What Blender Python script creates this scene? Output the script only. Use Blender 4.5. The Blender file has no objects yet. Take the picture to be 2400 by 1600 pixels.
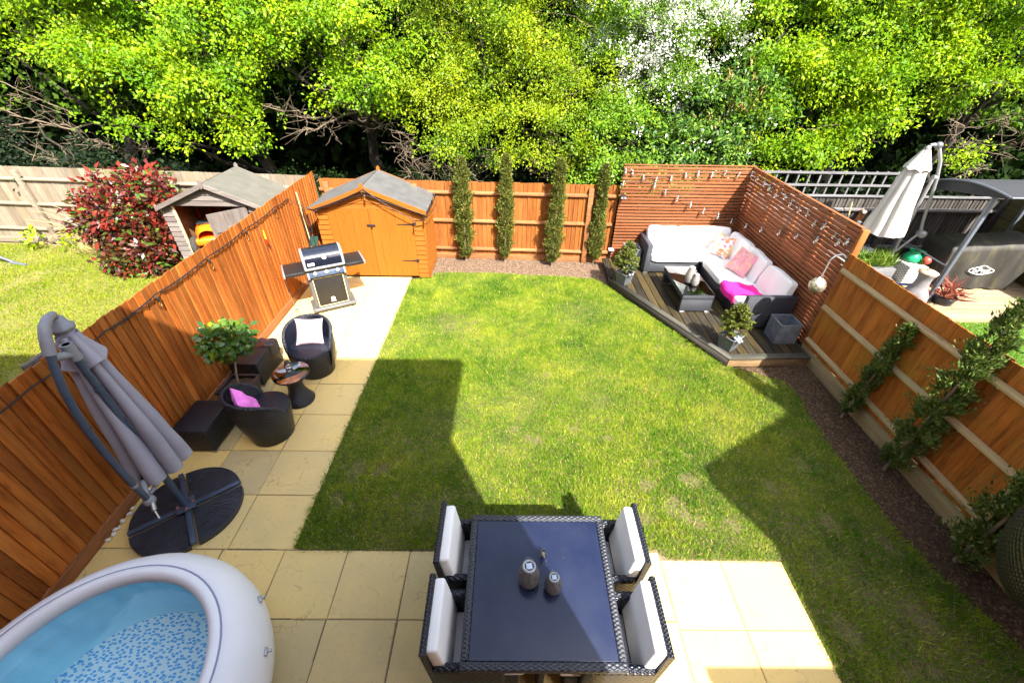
import bpy, bmesh, math, random
import numpy as np
from mathutils import Vector, Matrix, Euler
S = bpy.context.scene
COL = S.collection
R = math.radians
rnd = random.Random(7)
rng = np.random.default_rng(7)

# ------------------------------------------------------------------ camera
def camera_basis(pitch, roll, yaw):
    p, r, y = R(pitch), R(roll), R(yaw)
    F = Vector((0, math.cos(p), -math.sin(p))); U = Vector((0, math.sin(p), math.cos(p))); X = Vector((1, 0, 0))
    X2 = X*math.cos(r) - U*math.sin(r); U2 = X*math.sin(r) + U*math.cos(r)
    Z = Matrix.Rotation(y, 3, 'Z')
    return Z @ X2, Z @ U2, Z @ F
cX, cU, cF = camera_basis(36.0, -0.93, -0.5)
cam = bpy.data.cameras.new('camera'); cam.lens = 15.0; cam.sensor_width = 36.0
cam.clip_start = 0.05; cam.clip_end = 400
cam_o = bpy.data.objects.new('camera', cam); COL.objects.link(cam_o)
m = Matrix.Identity(4)
for i in range(3):
    m[i][0] = cX[i]; m[i][1] = cU[i]; m[i][2] = -cF[i]
m[0][3], m[1][3], m[2][3] = 0.0, 0.0, 4.10
cam_o.matrix_world = m
S.camera = cam_o

# ------------------------------------------------------------------ light
LIGHT = Vector((-0.43, 0.80, -1.0)).normalized()
w = bpy.data.worlds.new('World'); S.world = w; w.use_nodes = True
nt = w.node_tree; nt.nodes.clear()
sky = nt.nodes.new('ShaderNodeTexSky'); sky.sky_type = 'NISHITA'; sky.sun_disc = False
sky.sun_elevation = math.asin(-LIGHT.z); sky.sun_rotation = math.atan2(-LIGHT.x, -LIGHT.y)
sky.air_density = 1.0; sky.dust_density = 2.5; sky.ozone_density = 0.7
bg = nt.nodes.new('ShaderNodeBackground'); bg.inputs['Strength'].default_value = 0.135
wo = nt.nodes.new('ShaderNodeOutputWorld')
hs = nt.nodes.new('ShaderNodeHueSaturation'); hs.inputs['Saturation'].default_value = 0.62
nt.links.new(sky.outputs[0], hs.inputs['Color']); nt.links.new(hs.outputs[0], bg.inputs[0]); nt.links.new(bg.outputs[0], wo.inputs[0])
sun = bpy.data.lights.new('sun', 'SUN'); sun.energy = 4.2; sun.angle = R(0.55); sun.color = (1.0, 0.955, 0.88)
sun_o = bpy.data.objects.new('sun', sun); COL.objects.link(sun_o)
sun_o.rotation_euler = LIGHT.to_track_quat('-Z', 'Y').to_euler(); sun_o.location = (6, -12, 16)
S.view_settings.view_transform = 'Standard'; S.view_settings.look = 'None'
S.view_settings.exposure = 2.05; S.view_settings.gamma = 1.0; S.view_settings.use_curve_mapping = False
S.cycles.max_bounces = 7; S.cycles.diffuse_bounces = 3; S.cycles.glossy_bounces = 3
S.cycles.transmission_bounces = 5; S.cycles.transparent_max_bounces = 12
S.cycles.caustics_reflective = False; S.cycles.caustics_refractive = False
S.cycles.sample_clamp_indirect = 4.0; S.cycles.adaptive_threshold = 0.02

# ------------------------------------------------------------------ materials
def newmat(name):
    mt = bpy.data.materials.new(name); mt.use_nodes = True
    t = mt.node_tree; b = t.nodes['Principled BSDF']
    return mt, t, b
def N(t, typ, **kw):
    n = t.nodes.new('ShaderNode' + typ)
    for k, v in kw.items():
        if k.startswith('i_'):
            n.inputs[k[2:].replace('_', ' ')].default_value = v
        else:
            setattr(n, k, v)
    return n
def L(t, a, b): t.links.new(a, b)
def c4(c): return (c[0], c[1], c[2], 1.0)
def coord(t, kind='Object'):
    return N(t, 'TexCoord').outputs[kind]
def mapped(t, src, scale=(1, 1, 1), rand=False):
    mp = N(t, 'Mapping'); mp.inputs['Scale'].default_value = scale; L(t, src, mp.inputs['Vector'])
    if rand:
        oi = N(t, 'ObjectInfo'); mu = N(t, 'Math', operation='MULTIPLY'); mu.inputs[1].default_value = 61.7
        L(t, oi.outputs['Random'], mu.inputs[0])
        cb = N(t, 'CombineXYZ')
        for k in range(3): L(t, mu.outputs[0], cb.inputs[k])
        ad = N(t, 'VectorMath', operation='ADD'); L(t, mp.outputs[0], ad.inputs[0]); L(t, cb.outputs[0], ad.inputs[1])
        return ad.outputs[0]
    return mp.outputs[0]
def ramp(t, fac, stops):
    r = N(t, 'ValToRGB'); e = r.color_ramp.elements
    while len(e) < len(stops): e.new(0.5)
    for k, (p, c) in enumerate(stops):
        e[k].position = p; e[k].color = c4(c) if len(c) == 3 else c
    L(t, fac, r.inputs[0]); return r.outputs[0]
def mix(t, fac, a, b, mode='MIX'):
    n = N(t, 'Mix', data_type='RGBA', blend_type=mode)
    for s, v in ((n.inputs[0], fac), (n.inputs[6], a), (n.inputs[7], b)):
        if hasattr(v, 'default_value') and not isinstance(v, (int, float, tuple)): L(t, v, s)
        else: s.default_value = v if isinstance(v, (int, float)) else c4(v)
    return n.outputs[2]
def noise(t, vec, scale, detail=4, rough=0.55):
    n = N(t, 'TexNoise'); n.inputs['Scale'].default_value = scale; n.inputs['Detail'].default_value = detail
    n.inputs['Roughness'].default_value = rough; L(t, vec, n.inputs['Vector']); return n.outputs['Fac']
def bump(t, b, h, strength, dist=0.01):
    bn = N(t, 'Bump'); bn.inputs['Strength'].default_value = strength; bn.inputs['Distance'].default_value = dist
    L(t, h, bn.inputs['Height']); L(t, bn.outputs[0], b.inputs['Normal'])
def mth(t, op, a, b=None):
    n = N(t, 'Math', operation=op)
    for k, v in enumerate((a, b)):
        if v is None: continue
        if isinstance(v, (int, float)): n.inputs[k].default_value = v
        else: L(t, v, n.inputs[k])
    return n.outputs[0]

def plain(name, c, rough=0.55, metal=0.0, var=0.18, scale=14, bmp=0.0, coat=0.0, spec=0.5, world=False):
    mt, t, b = newmat(name)
    v = coord(t) if not world else N(t, 'NewGeometry').outputs['Position']
    n = noise(t, v, scale, 5)
    d = tuple(max(0, x*(1-var)) for x in c); l = tuple(min(1, x*(1+var)) for x in c)
    L(t, ramp(t, n, [(0.3, d), (0.7, l)]), b.inputs['Base Color'])
    rr = mth(t, 'MULTIPLY_ADD', n, 0.22); t.nodes[-1].inputs[2].default_value = max(0.02, rough-0.11)
    L(t, rr, b.inputs['Roughness'])
    b.inputs['Metallic'].default_value = metal; b.inputs['Specular IOR Level'].default_value = spec
    b.inputs['Coat Weight'].default_value = coat
    if bmp: bump(t, b, noise(t, v, scale*6, 4), bmp, 0.004)
    return mt

def wood(name, c, axis='z', dark=0.5, light=1.35, rough=0.75, weather=None, wfac=0.4, rand=0.3, fine=26, bmp=0.25, green=None):
    """grain runs along one local axis; every piece gets its own shade through its object's random number"""
    mt, t, b = newmat(name)
    sc = {'x': (0.07, 1, 1), 'y': (1, 0.07, 1), 'z': (1, 1, 0.07)}[axis]
    v = mapped(t, coord(t), sc, True)
    n1 = noise(t, v, fine, 6, 0.6); n2 = noise(t, v, fine*4, 3, 0.6)
    n3 = noise(t, mapped(t, coord(t), tuple(min(1, q*4) for q in sc), True), 3.2, 3)
    g = mth(t, 'ADD', mth(t, 'MULTIPLY', n1, 0.7), mth(t, 'MULTIPLY', n2, 0.3))
    col = ramp(t, g, [(0.33, tuple(x*dark for x in c)), (0.52, c), (0.72, tuple(min(1, x*light) for x in c))])
    if weather: col = mix(t, mth(t, 'MULTIPLY', ramp(t, n3, [(0.45, (0, 0, 0)), (0.7, (1, 1, 1))]), wfac), col, weather)
    if green:
        n4 = noise(t, N(t, 'NewGeometry').outputs['Position'], 1.7, 4)
        col = mix(t, mth(t, 'MULTIPLY', ramp(t, n4, [(0.5, (0, 0, 0)), (0.72, (1, 1, 1))]), 0.6), col, green)
    # knots
    kn = N(t, 'TexVoronoi'); kn.inputs['Scale'].default_value = 2.6
    L(t, mapped(t, coord(t), {'x': (0.8, 3, 3), 'y': (3, 0.8, 3), 'z': (3, 3, 0.8)}[axis], True), kn.inputs['Vector'])
    kf = ramp(t, kn.outputs['Distance'], [(0.05, (1, 1, 1)), (0.13, (0, 0, 0))])
    col = mix(t, mth(t, 'MULTIPLY', kf, 0.55), col, tuple(x*0.35 for x in c))
    oi = N(t, 'ObjectInfo')
    k = mth(t, 'MULTIPLY_ADD', oi.outputs['Random'], 2*rand); t.nodes[-1].inputs[2].default_value = 1-rand
    col = mix(t, 1.0, col, tuple((1, 1, 1)), 'MULTIPLY'); mn = t.nodes[-1]
    cb = N(t, 'CombineColor')
    for q in range(3): L(t, k, cb.inputs[q])
    L(t, cb.outputs[0], mn.inputs[7])
    L(t, col, b.inputs['Base Color'])
    b.inputs['Roughness'].default_value = rough; b.inputs['Specular IOR Level'].default_value = 0.25
    bump(t, b, g, bmp, 0.006)
    return mt

def wicker(name, c, pitch=0.022, rough=0.38, hi=1.8, bmp=0.9):
    """flat strand weave: over/under cells picked by the face direction"""
    mt, t, b = newmat(name)
    sx = N(t, 'SeparateXYZ'); L(t, coord(t), sx.inputs[0])
    nr = N(t, 'SeparateXYZ'); L(t, N(t, 'TexCoord').outputs['Normal'], nr.inputs[0])
    top = mth(t, 'GREATER_THAN', mth(t, 'ABSOLUTE', nr.outputs[2]), 0.7)
    k = math.pi/pitch
    a_side = mth(t, 'ADD', sx.outputs[0], sx.outputs[1])
    def sel(s, q):
        f = N(t, 'Mix', data_type='FLOAT'); L(t, top, f.inputs[0]); L(t, s, f.inputs[2]); L(t, q, f.inputs[3]); return f.outputs[0]
    ua = sel(a_side, sx.outputs[0]); va = sel(sx.outputs[2], sx.outputs[1])
    su = mth(t, 'SINE', mth(t, 'MULTIPLY', ua, k)); sv = mth(t, 'SINE', mth(t, 'MULTIPLY', va, k*1.9))
    h = mth(t, 'MULTIPLY', su, sv)
    h = mth(t, 'MULTIPLY_ADD', h, 0.5); t.nodes[-1].inputs[2].default_value = 0.5
    n = noise(t, coord(t), 30, 3)
    col = ramp(t, mth(t, 'ADD', mth(t, 'MULTIPLY', h, 0.75), mth(t, 'MULTIPLY', n, 0.3)),
               [(0.15, tuple(x*0.35 for x in c)), (0.6, c), (0.95, tuple(x*hi for x in c))])
    L(t, col, b.inputs['Base Color']); b.inputs['Roughness'].default_value = rough
    bump(t, b, h, bmp, 0.008)
    return mt

def leafmat(name, c1, c2, c3, transl=0.35, rough=0.45, big=None, bigscale=0.5, spec=0.35):
    """colour differs leaf by leaf (random per island); light passes through the blade"""
    mt, t, b = newmat(name)
    g = N(t, 'NewGeometry')
    col = ramp(t, g.outputs['Random Per Island'], [(0.0, c1), (0.5, c2), (1.0, c3)])
    if big:
        n = noise(t, g.outputs['Position'], bigscale, 3)
        col = mix(t, ramp(t, n, [(0.42, (0, 0, 0)), (0.62, (1, 1, 1))]), col, big)
    L(t, col, b.inputs['Base Color']); b.inputs['Roughness'].default_value = rough
    b.inputs['Specular IOR Level'].default_value = spec
    tr = N(t, 'BsdfTranslucent'); L(t, mix(t, 1.0, col, (1.0, 1.0, 0.55), 'MULTIPLY'), tr.inputs[0])
    ms = N(t, 'MixShader'); ms.inputs[0].default_value = transl
    L(t, b.outputs[0], ms.inputs[1]); L(t, tr.outputs[0], ms.inputs[2])
    L(t, ms.outputs[0], t.nodes['Material Output'].inputs[0])
    return mt

def glassy(name, tint, gloss_rough=0.03, density=0.15, ior=1.45):
    """thin clear sheet: see-through with a Fresnel reflection"""
    mt, t, b = newmat(name); t.nodes.remove(b)
    tr = N(t, 'BsdfTransparent'); tr.inputs[0].default_value = c4(tint)
    gl = N(t, 'BsdfGlossy'); gl.inputs['Roughness'].default_value = gloss_rough
    fr = N(t, 'Fresnel'); fr.inputs[0].default_value = ior
    ad = mth(t, 'ADD', fr.outputs[0], density)
    ms = N(t, 'MixShader'); L(t, ad, ms.inputs[0]); L(t, tr.outputs[0], ms.inputs[1]); L(t, gl.outputs[0], ms.inputs[2])
    if name == 'water':
        bn = N(t, 'Bump'); bn.inputs['Strength'].default_value = .22; bn.inputs['Distance'].default_value = .02; L(t, noise(t, coord(t), 5.5, 3), bn.inputs['Height']); L(t, bn.outputs[0], gl.inputs['Normal']); L(t, bn.outputs[0], fr.inputs['Normal'])
    L(t, ms.outputs[0], t.nodes['Material Output'].inputs[0]); return mt

M = {}
M['fence_orange'] = wood('fence_orange', (0.235, 0.072, 0.012), 'z', 0.6, 1.35, weather=(0.30, 0.125, 0.035), wfac=0.4, rand=0.18)
M['fence_left'] = wood('fence_left', (0.34, 0.092, 0.012), 'z', 0.5, 1.35, weather=(0.47, 0.19, 0.04), wfac=0.5, rand=0.3)
M['rail_orange'] = wood('rail_orange', (0.25, 0.10, 0.035), 'x', 0.6, 1.3, weather=(0.30, 0.16, 0.07), wfac=0.5, rand=0.1)
M['fence_grey'] = wood('fence_grey', (0.225, 0.185, 0.135), 'z', 0.65, 1.25, weather=(0.165, 0.115, 0.065), wfac=0.75, rand=0.2)
M['rail_grey'] = wood('rail_grey', (0.22, 0.18, 0.13), 'x', 0.7, 1.2, rand=0.1)
M['fence_brown'] = wood('fence_brown', (0.34, 0.100, 0.013), 'z', 0.45, 1.4, weather=(0.42, 0.17, 0.035), wfac=0.5, rand=0.3, green=(0.27, 0.155, 0.015))
M['rail_brown'] = wood('rail_brown', (0.40, 0.27, 0.13), 'x', 0.6, 1.3, weather=(0.34, 0.30, 0.14), wfac=0.6, rand=0.1)
M['gravel_board'] = wood('gravel_board', (0.33, 0.24, 0.12), 'x', 0.6, 1.25, rand=0.1, weather=(0.18, 0.17, 0.07), wfac=0.6)
M['gravel_board_red'] = wood('gravel_board_red', (0.26, 0.10, 0.035), 'x', 0.6, 1.25, rand=0.1)
M['fence_dark'] = wood('fence_dark', (0.055, 0.048, 0.042), 'z', 0.55, 1.6, rand=0.3, weather=(0.12, 0.11, 0.10), wfac=0.5)
M['rail_dark'] = wood('rail_dark', (0.12, 0.11, 0.105), 'x', 0.6, 1.5, rand=0.15)
M['trellis'] = wood('trellis', (0.16, 0.155, 0.16), 'x', 0.6, 1.5, rand=0.15)
M['fence_moss'] = wood('fence_moss', (0.085, 0.07, 0.03), 'x', 0.55, 1.6, rand=0.25, weather=(0.12, 0.12, 0.05), wfac=0.5)
M['slat'] = wood('slat', (0.215, 0.070, 0.025), 'x', 0.62, 1.3, weather=(0.28, 0.115, 0.05), wfac=0.35, rand=0.16)
M['slat_shaded'] = wood('slat_shaded', (0.25, 0.080, 0.030), 'x', 0.6, 1.3, weather=(0.3, 0.12, 0.05), wfac=0.35, rand=0.12)  # same wood as the back wing, recoloured lighter for the wing in shade
M['post_brown'] = wood('post_brown', (0.26, 0.10, 0.035), 'z', 0.6, 1.3, rand=0.1)
M['post_end'] = wood('post_end', (0.34, 0.12, 0.03), 'z', 0.7, 1.2, rand=0.1)
M['shed'] = wood('shed', (0.27, 0.085, 0.007), 'x', 0.82, 1.15, rand=0.05, fine=14, bmp=0.1)
M['shed_door'] = wood('shed_door', (0.28, 0.088, 0.006), 'z', 0.82, 1.15, rand=0.06, fine=14, bmp=0.12)
M['shed_grey'] = wood('shed_grey', (0.17, 0.145, 0.13), 'x', 0.6, 1.3, rand=0.15, weather=(0.115, 0.08, 0.07), wfac=0.5)
M['shed_grey_v'] = wood('shed_grey_v', (0.16, 0.135, 0.12), 'z', 0.6, 1.3, rand=0.15, weather=(0.11, 0.08, 0.065), wfac=0.5)
M['shed_inner'] = wood('shed_inner', (0.20, 0.10, 0.045), 'x', 0.6, 1.3)
M['deck'] = wood('deck', (0.036, 0.030, 0.020), 'y', 0.45, 1.8, weather=(0.115, 0.075, 0.014), wfac=0.6, rand=0.35, rough=0.6)
M['deck_edge'] = wood('deck_edge', (0.055, 0.052, 0.042), 'x', 0.5, 1.6, weather=(0.10, 0.095, 0.065), wfac=0.4, rand=0.1, rough=0.6)
M['fascia'] = wood('fascia', (0.035, 0.030, 0.024), 'x', 0.5, 1.6, rand=0.05)
M['fascia_brown'] = wood('fascia_brown', (0.24, 0.15, 0.075), 'x', 0.5, 1.5, rand=0.05)
M['deck_pale'] = wood('deck_pale', (0.33, 0.245, 0.145), 'x', 0.75, 1.2, rand=0.12)
M['cane'] = wood('cane', (0.62, 0.48, 0.24), 'z', 0.7, 1.2)
M['bark'] = plain('bark', (0.20, 0.155, 0.105), 0.9, var=0.5, scale=9, bmp=0.8)
M['bark_dark'] = plain('bark_dark', (0.040, 0.031, 0.022), 0.9, var=0.5, scale=9, bmp=0.8)
M['twig_pale'] = plain('twig_pale', (0.155, 0.115, 0.075), 0.9, var=0.3, scale=9)
M['twig_tan'] = plain('twig_tan', (0.42, 0.28, 0.14), 0.9, var=0.3, scale=9)
M['rattan'] = wicker('rattan', (0.0055, 0.0080, 0.0165), 0.024, 0.36, 2.4)
M['rattan_brown'] = wicker('rattan_brown', (0.035, 0.028, 0.032))
M['rattan_grey'] = wicker('rattan_grey', (0.033, 0.036, 0.046), 0.026, 0.5, 1.7)
M['rattan_white'] = wicker('rattan_white', (0.55, 0.52, 0.45), 0.05, 0.5, 1.3)
M['cushion'] = plain('cushion', (0.84, 0.82, 0.785), 0.85, var=0.05, scale=5, bmp=0.15)
M['cushion_seat'] = plain('cushion_seat', (0.64, 0.63, 0.64), 0.85, var=0.05, scale=5, bmp=0.15)
M['pink_pale'] = plain('pink_pale', (0.55, 0.345, 0.415), 0.85, var=0.08, scale=6, bmp=0.2)
M['pink_orchid'] = plain('pink_orchid', (0.78, 0.19, 0.62), 0.85, var=0.1, scale=6, bmp=0.2)
M['throw'] = plain('throw', (0.86, 0.015, 0.30), 0.9, var=0.12, scale=12, bmp=0.3)
M['black'] = plain('black', (0.012, 0.012, 0.014), 0.45)
M['black_gloss'] = plain('black_gloss', (0.010, 0.011, 0.018), 0.16, coat=0.5)
M['black_plastic'] = plain('black_plastic', (0.016, 0.017, 0.022), 0.35)
M['enamel'] = plain('enamel', (0.008, 0.010, 0.020), 0.10, coat=1.0, var=0.05)
M['charcoal'] = plain('charcoal', (0.011, 0.010, 0.010), 0.5)
M['steel'] = plain('steel', (0.42, 0.41, 0.40), 0.32, 0.9, var=0.08)
M['grey_paint'] = plain('grey_paint', (0.088, 0.086, 0.088), 0.45, var=0.06)
M['silver_paint'] = plain('silver_paint', (0.27, 0.27, 0.285), 0.35, 0.3, var=0.06)
M['tube_blue'] = plain('tube_blue', (0.060, 0.085, 0.135), 0.32, 0.25, var=0.12)
M['tube_slate'] = plain('tube_slate', (0.14, 0.155, 0.19), 0.38, 0.35, var=0.1)
M['plastic_grey'] = plain('plastic_grey', (0.22, 0.225, 0.25), 0.5, var=0.08)
M['canopy_grey'] = plain('canopy_grey', (0.30, 0.29, 0.35), 0.85, var=0.08, scale=4, bmp=0.1)
M['canopy_white'] = plain('canopy_white', (0.50, 0.465, 0.41), 0.85, var=0.06, scale=4)
M['canopy_slate'] = plain('canopy_slate', (0.020, 0.021, 0.025), 0.8, var=0.1, scale=4)
M['weight'] = plain('weight', (0.024, 0.027, 0.036), 0.42, var=0.25, scale=7, bmp=0.2)
M['rust'] = plain('rust', (0.30, 0.10, 0.03), 0.8, var=0.4)
M['felt'] = plain('felt', (0.095, 0.090, 0.072), 0.95, var=0.16, scale=5, bmp=0.7)
M['felt_dark'] = plain('felt_dark', (0.082, 0.080, 0.076), 0.95, var=0.22, scale=5, bmp=0.7)
M['soil'] = plain('soil', (0.105, 0.070, 0.044), 0.95, var=0.45, scale=22, bmp=1.0)
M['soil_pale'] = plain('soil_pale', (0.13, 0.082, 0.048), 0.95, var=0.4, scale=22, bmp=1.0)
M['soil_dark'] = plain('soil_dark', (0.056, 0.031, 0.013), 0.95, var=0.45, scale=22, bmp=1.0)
M['compost'] = plain('compost', (0.055, 0.030, 0.018), 0.95, var=0.7, scale=60, bmp=1.0)
M['pebble'] = plain('pebble', (0.74, 0.70, 0.64), 0.6, var=0.15)
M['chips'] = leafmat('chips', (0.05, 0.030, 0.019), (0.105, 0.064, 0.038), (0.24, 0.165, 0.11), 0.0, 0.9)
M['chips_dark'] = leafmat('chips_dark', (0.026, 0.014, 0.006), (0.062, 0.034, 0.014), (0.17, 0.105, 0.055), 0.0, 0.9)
M['slate_planter'] = plain('slate_planter', (0.135, 0.150, 0.175), 0.5, var=0.4, scale=7, bmp=0.2)
M['lead'] = plain('lead', (0.085, 0.095, 0.10), 0.5, var=0.3, scale=9, bmp=0.2)
M['lead_edge'] = plain('lead_edge', (0.22, 0.235, 0.25), 0.5, var=0.3, scale=9)
M['lantern'] = plain('lantern', (0.30, 0.28, 0.26), 0.42, 0.55, var=0.5, scale=70, bmp=0.8)
M['lantern_dark'] = plain('lantern_dark', (0.16, 0.15, 0.145), 0.45, 0.5, var=0.6, scale=80, bmp=0.8)
M['moon'] = plain('moon', (0.52, 0.47, 0.35), 0.3, 0.75, var=0.6, scale=34, bmp=0.9)
M['solar'] = plain('solar', (0.42, 0.50, 0.62), 0.2, var=0.15)
M['glass_table'] = glassy('glass_table', (0.80, 0.85, 0.84), 0.03, 0.05)
M['bulb'] = glassy('bulb', (0.93, 0.93, 0.90), 0.05, 0.22)
M['bulb_amber'] = glassy('bulb_amber', (0.9, 0.62, 0.25), 0.05, 0.2)
M['water'] = glassy('water', (0.94, 0.99, 1.0), 0.015, 0.0, 1.33)
M['pvc'] = plain('pvc', (0.83, 0.82, 0.84), 0.42, var=0.03, scale=3)
M['pvc_seam'] = plain('pvc_seam', (0.27, 0.28, 0.40), 0.4, var=0.05)
M['green_can'] = plain('green_can', (0.01, 0.30, 0.13), 0.35)
M['red_pot'] = plain('red_pot', (0.42, 0.06, 0.04), 0.5)
M['terracotta'] = plain('terracotta', (0.50, 0.28, 0.19), 0.85, var=0.25, scale=8)
M['clay_grey'] = plain('clay_grey', (0.17, 0.155, 0.16), 0.8, var=0.25, scale=8)
M['blue_paint'] = plain('blue_paint', (0.03, 0.10, 0.36), 0.4)
M['zinc'] = plain('zinc', (0.33, 0.36, 0.37), 0.5, 0.2, var=0.2)
M['stone_mat'] = plain('stone_mat', (0.40, 0.40, 0.385), 0.8, var=0.1)
M['mower'] = plain('mower', (0.85, 0.16, 0.008), 0.35, var=0.08)
M['red_paint'] = plain('red_paint', (0.55, 0.02, 0.01), 0.4)
M['tyre'] = plain('tyre', (0.03, 0.028, 0.025), 0.9, var=0.5, scale=30)
M['white_paint'] = plain('white_paint', (0.78, 0.77, 0.74), 0.5, var=0.06)
M['yellow'] = plain('yellow', (0.8, 0.6, 0.03), 0.5)
M['net_green'] = plain('net_green', (0.01, 0.045, 0.035), 0.8, var=0.8, scale=60, bmp=0.8)
M['brick'] = plain('brick', (0.34, 0.17, 0.11), 0.9, var=0.3)
M['tile'] = plain('tile', (0.13, 0.10, 0.09), 0.85, var=0.3)
M['cover'] = None

# paving: riven sandstone-yellow slabs, each with its own tone
def slabmat():
    mt, t, b = newmat('slab')
    pos = N(t, 'NewGeometry').outputs['Position']
    oi = N(t, 'ObjectInfo')
    n1 = noise(t, pos, 2.2, 5); n2 = noise(t, pos, 26, 5, 0.65); n3 = noise(t, pos, 90, 2)
    c = ramp(t, mth(t, 'ADD', mth(t, 'MULTIPLY', n1, 0.5), mth(t, 'MULTIPLY', oi.outputs['Random'], 0.5)),
             [(0.25, (0.50, 0.395, 0.20)), (0.5, (0.65, 0.485, 0.205)), (0.8, (0.77, 0.54, 0.18))])
    c = mix(t, mth(t, 'MULTIPLY', ramp(t, n2, [(0.56, (0, 0, 0)), (0.78, (1, 1, 1))]), 0.62), c, (0.34, 0.27, 0.15))
    c = mix(t, mth(t, 'MULTIPLY', ramp(t, n3, [(0.70, (0, 0, 0)), (0.78, (1, 1, 1))]), 0.5), c, (0.12, 0.09, 0.06))
    # hairline riven cracks
    v = N(t, 'TexVoronoi', feature='DISTANCE_TO_EDGE'); v.inputs['Scale'].default_value = 1.9
    dv = N(t, 'VectorMath', operation='ADD'); L(t, pos, dv.inputs[0])
    nn = N(t, 'TexNoise'); nn.inputs['Scale'].default_value = 5; nn.inputs['Detail'].default_value = 5; L(t, pos, nn.inputs['Vector'])
    sc = N(t, 'VectorMath', operation='SCALE'); sc.inputs['Scale'].default_value = 0.35; L(t, nn.outputs['Color'], sc.inputs[0])
    L(t, sc.outputs[0], dv.inputs[1]); L(t, dv.outputs[0], v.inputs['Vector'])
    cr = ramp(t, v.outputs['Distance'], [(0.0, (1, 1, 1)), (0.010, (0, 0, 0))])
    cr = mth(t, 'MULTIPLY', cr, ramp(t, n1, [(0.42, (0, 0, 0)), (0.55, (1, 1, 1))]))
    c = mix(t, mth(t, 'MULTIPLY', cr, 0.5), c, (0.17, 0.125, 0.07))
    L(t, c, b.inputs['Base Color']); b.inputs['Roughness'].default_value = 0.85
    b.inputs['Specular IOR Level'].default_value = 0.2
    bump(t, b, mth(t, 'ADD', n1, mth(t, 'MULTIPLY', n2, 0.3)), 0.35, 0.02)
    return mt
M['slab'] = slabmat()
M['joint'] = plain('joint', (0.16, 0.12, 0.065), 0.95, var=0.4, scale=30)

# lawn sheet and blades share one pattern of greener, yellower and worn areas
def lawn_pattern(t, pos):
    n = noise(t, pos, 1.15, 4, 0.6)
    n2 = noise(t, pos, 5.5, 3)
    return mth(t, 'ADD', mth(t, 'MULTIPLY', n, 0.68), mth(t, 'MULTIPLY', n2, 0.32))
def grassmat(name, greens, island=True, transl=0.35):
    mt, t, b = newmat(name)
    g = N(t, 'NewGeometry')
    pat = lawn_pattern(t, g.outputs['Position'])
    col = ramp(t, pat, [(0.37, greens[0]), (0.50, greens[1]), (0.63, greens[2])])
    if island:
        r = g.outputs['Random Per Island']
        col = mix(t, ramp(t, r, [(0.80, (0, 0, 0)), (0.97, (1, 1, 1))]), col, greens[3])
        col = mix(t, mth(t, 'MULTIPLY', ramp(t, mth(t, 'FRACT', mth(t, 'MULTIPLY', r, 17.3)), [(0.0, (1, 1, 1)), (0.5, (0, 0, 0))]), 0.45), col, tuple(x*0.45 for x in greens[0]))
    L(t, col, b.inputs['Base Color']); b.inputs['Roughness'].default_value = 0.7
    b.inputs['Specular IOR Level'].default_value = 0.06
    if transl:
        tr = N(t, 'BsdfTranslucent'); L(t, col, tr.inputs[0])
        ms = N(t, 'MixShader'); ms.inputs[0].default_value = transl
        L(t, b.outputs[0], ms.inputs[1]); L(t, tr.outputs[0], ms.inputs[2])
        L(t, ms.outputs[0], t.nodes['Material Output'].inputs[0])
    return mt
M['grass'] = grassmat('grass', ((0.065, 0.190, 0.008), (0.185, 0.310, 0.014), (0.36, 0.42, 0.030), (0.58, 0.50, 0.13)))
M['grass_left'] = grassmat('grass_left', ((0.15, 0.25, 0.006), (0.22, 0.30, 0.010), (0.30, 0.33, 0.020), (0.38, 0.31, 0.07)))
M['grass_fake'] = grassmat('grass_fake', ((0.12, 0.26, 0.02), (0.15, 0.28, 0.025), (0.18, 0.31, 0.03), (0.24, 0.34, 0.05)))
def thatch(name, soilc, greenc):
    mt, t, b = newmat(name)
    pos = N(t, 'NewGeometry').outputs['Position']
    n = noise(t, pos, 40, 4, 0.7)
    L(t, ramp(t, n, [(0.35, tuple(x*0.5 for x in soilc)), (0.5, soilc), (0.68, greenc)]), b.inputs['Base Color'])
    b.inputs['Roughness'].default_value = 0.95; bump(t, b, n, 0.8, 0.02); return mt
M['thatch'] = thatch('thatch', (0.125, 0.092, 0.036), (0.085, 0.165, 0.004))
M['thatch_left'] = thatch('thatch_left', (0.20, 0.165, 0.045), (0.15, 0.20, 0.008))
M['thatch_fake'] = thatch('thatch_fake', (0.09, 0.18, 0.02), (0.13, 0.26, 0.02))

# leaves
M['oak_leaf'] = leafmat('oak_leaf', (0.10, 0.215, 0.003), (0.225, 0.36, 0.004), (0.39, 0.48, 0.010), 0.40, big=(0.095, 0.215, 0.003), bigscale=1.1, spec=.2)
M['spring_leaf'] = leafmat('spring_leaf', (0.12, 0.20, 0.004), (0.24, 0.33, 0.005), (0.41, 0.45, 0.012), 0.40, big=(0.11, 0.20, 0.004), bigscale=1.2, spec=.2)
M['thorn_leaf'] = leafmat('thorn_leaf', (0.06, 0.16, 0.008), (0.12, 0.24, 0.012), (0.22, 0.34, 0.02), 0.35, spec=.2)
M['laurel_leaf'] = leafmat('laurel_leaf', (0.02, 0.065, 0.010), (0.05, 0.12, 0.015), (0.12, 0.20, 0.03), 0.2, 0.28)
M['ivy_shade_leaf'] = leafmat('ivy_shade_leaf', (0.003, 0.008, 0.003), (0.006, 0.015, 0.004), (0.014, 0.030, 0.007), 0.12, 0.6, spec=0.12)  # ivy coloured near-black: shade under the crowns put into the colour
M['mid_leaf'] = leafmat('mid_leaf', (0.025, 0.062, 0.004), (0.055, 0.115, 0.006), (0.11, 0.20, 0.010), 0.3, 0.6, spec=.12)
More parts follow.
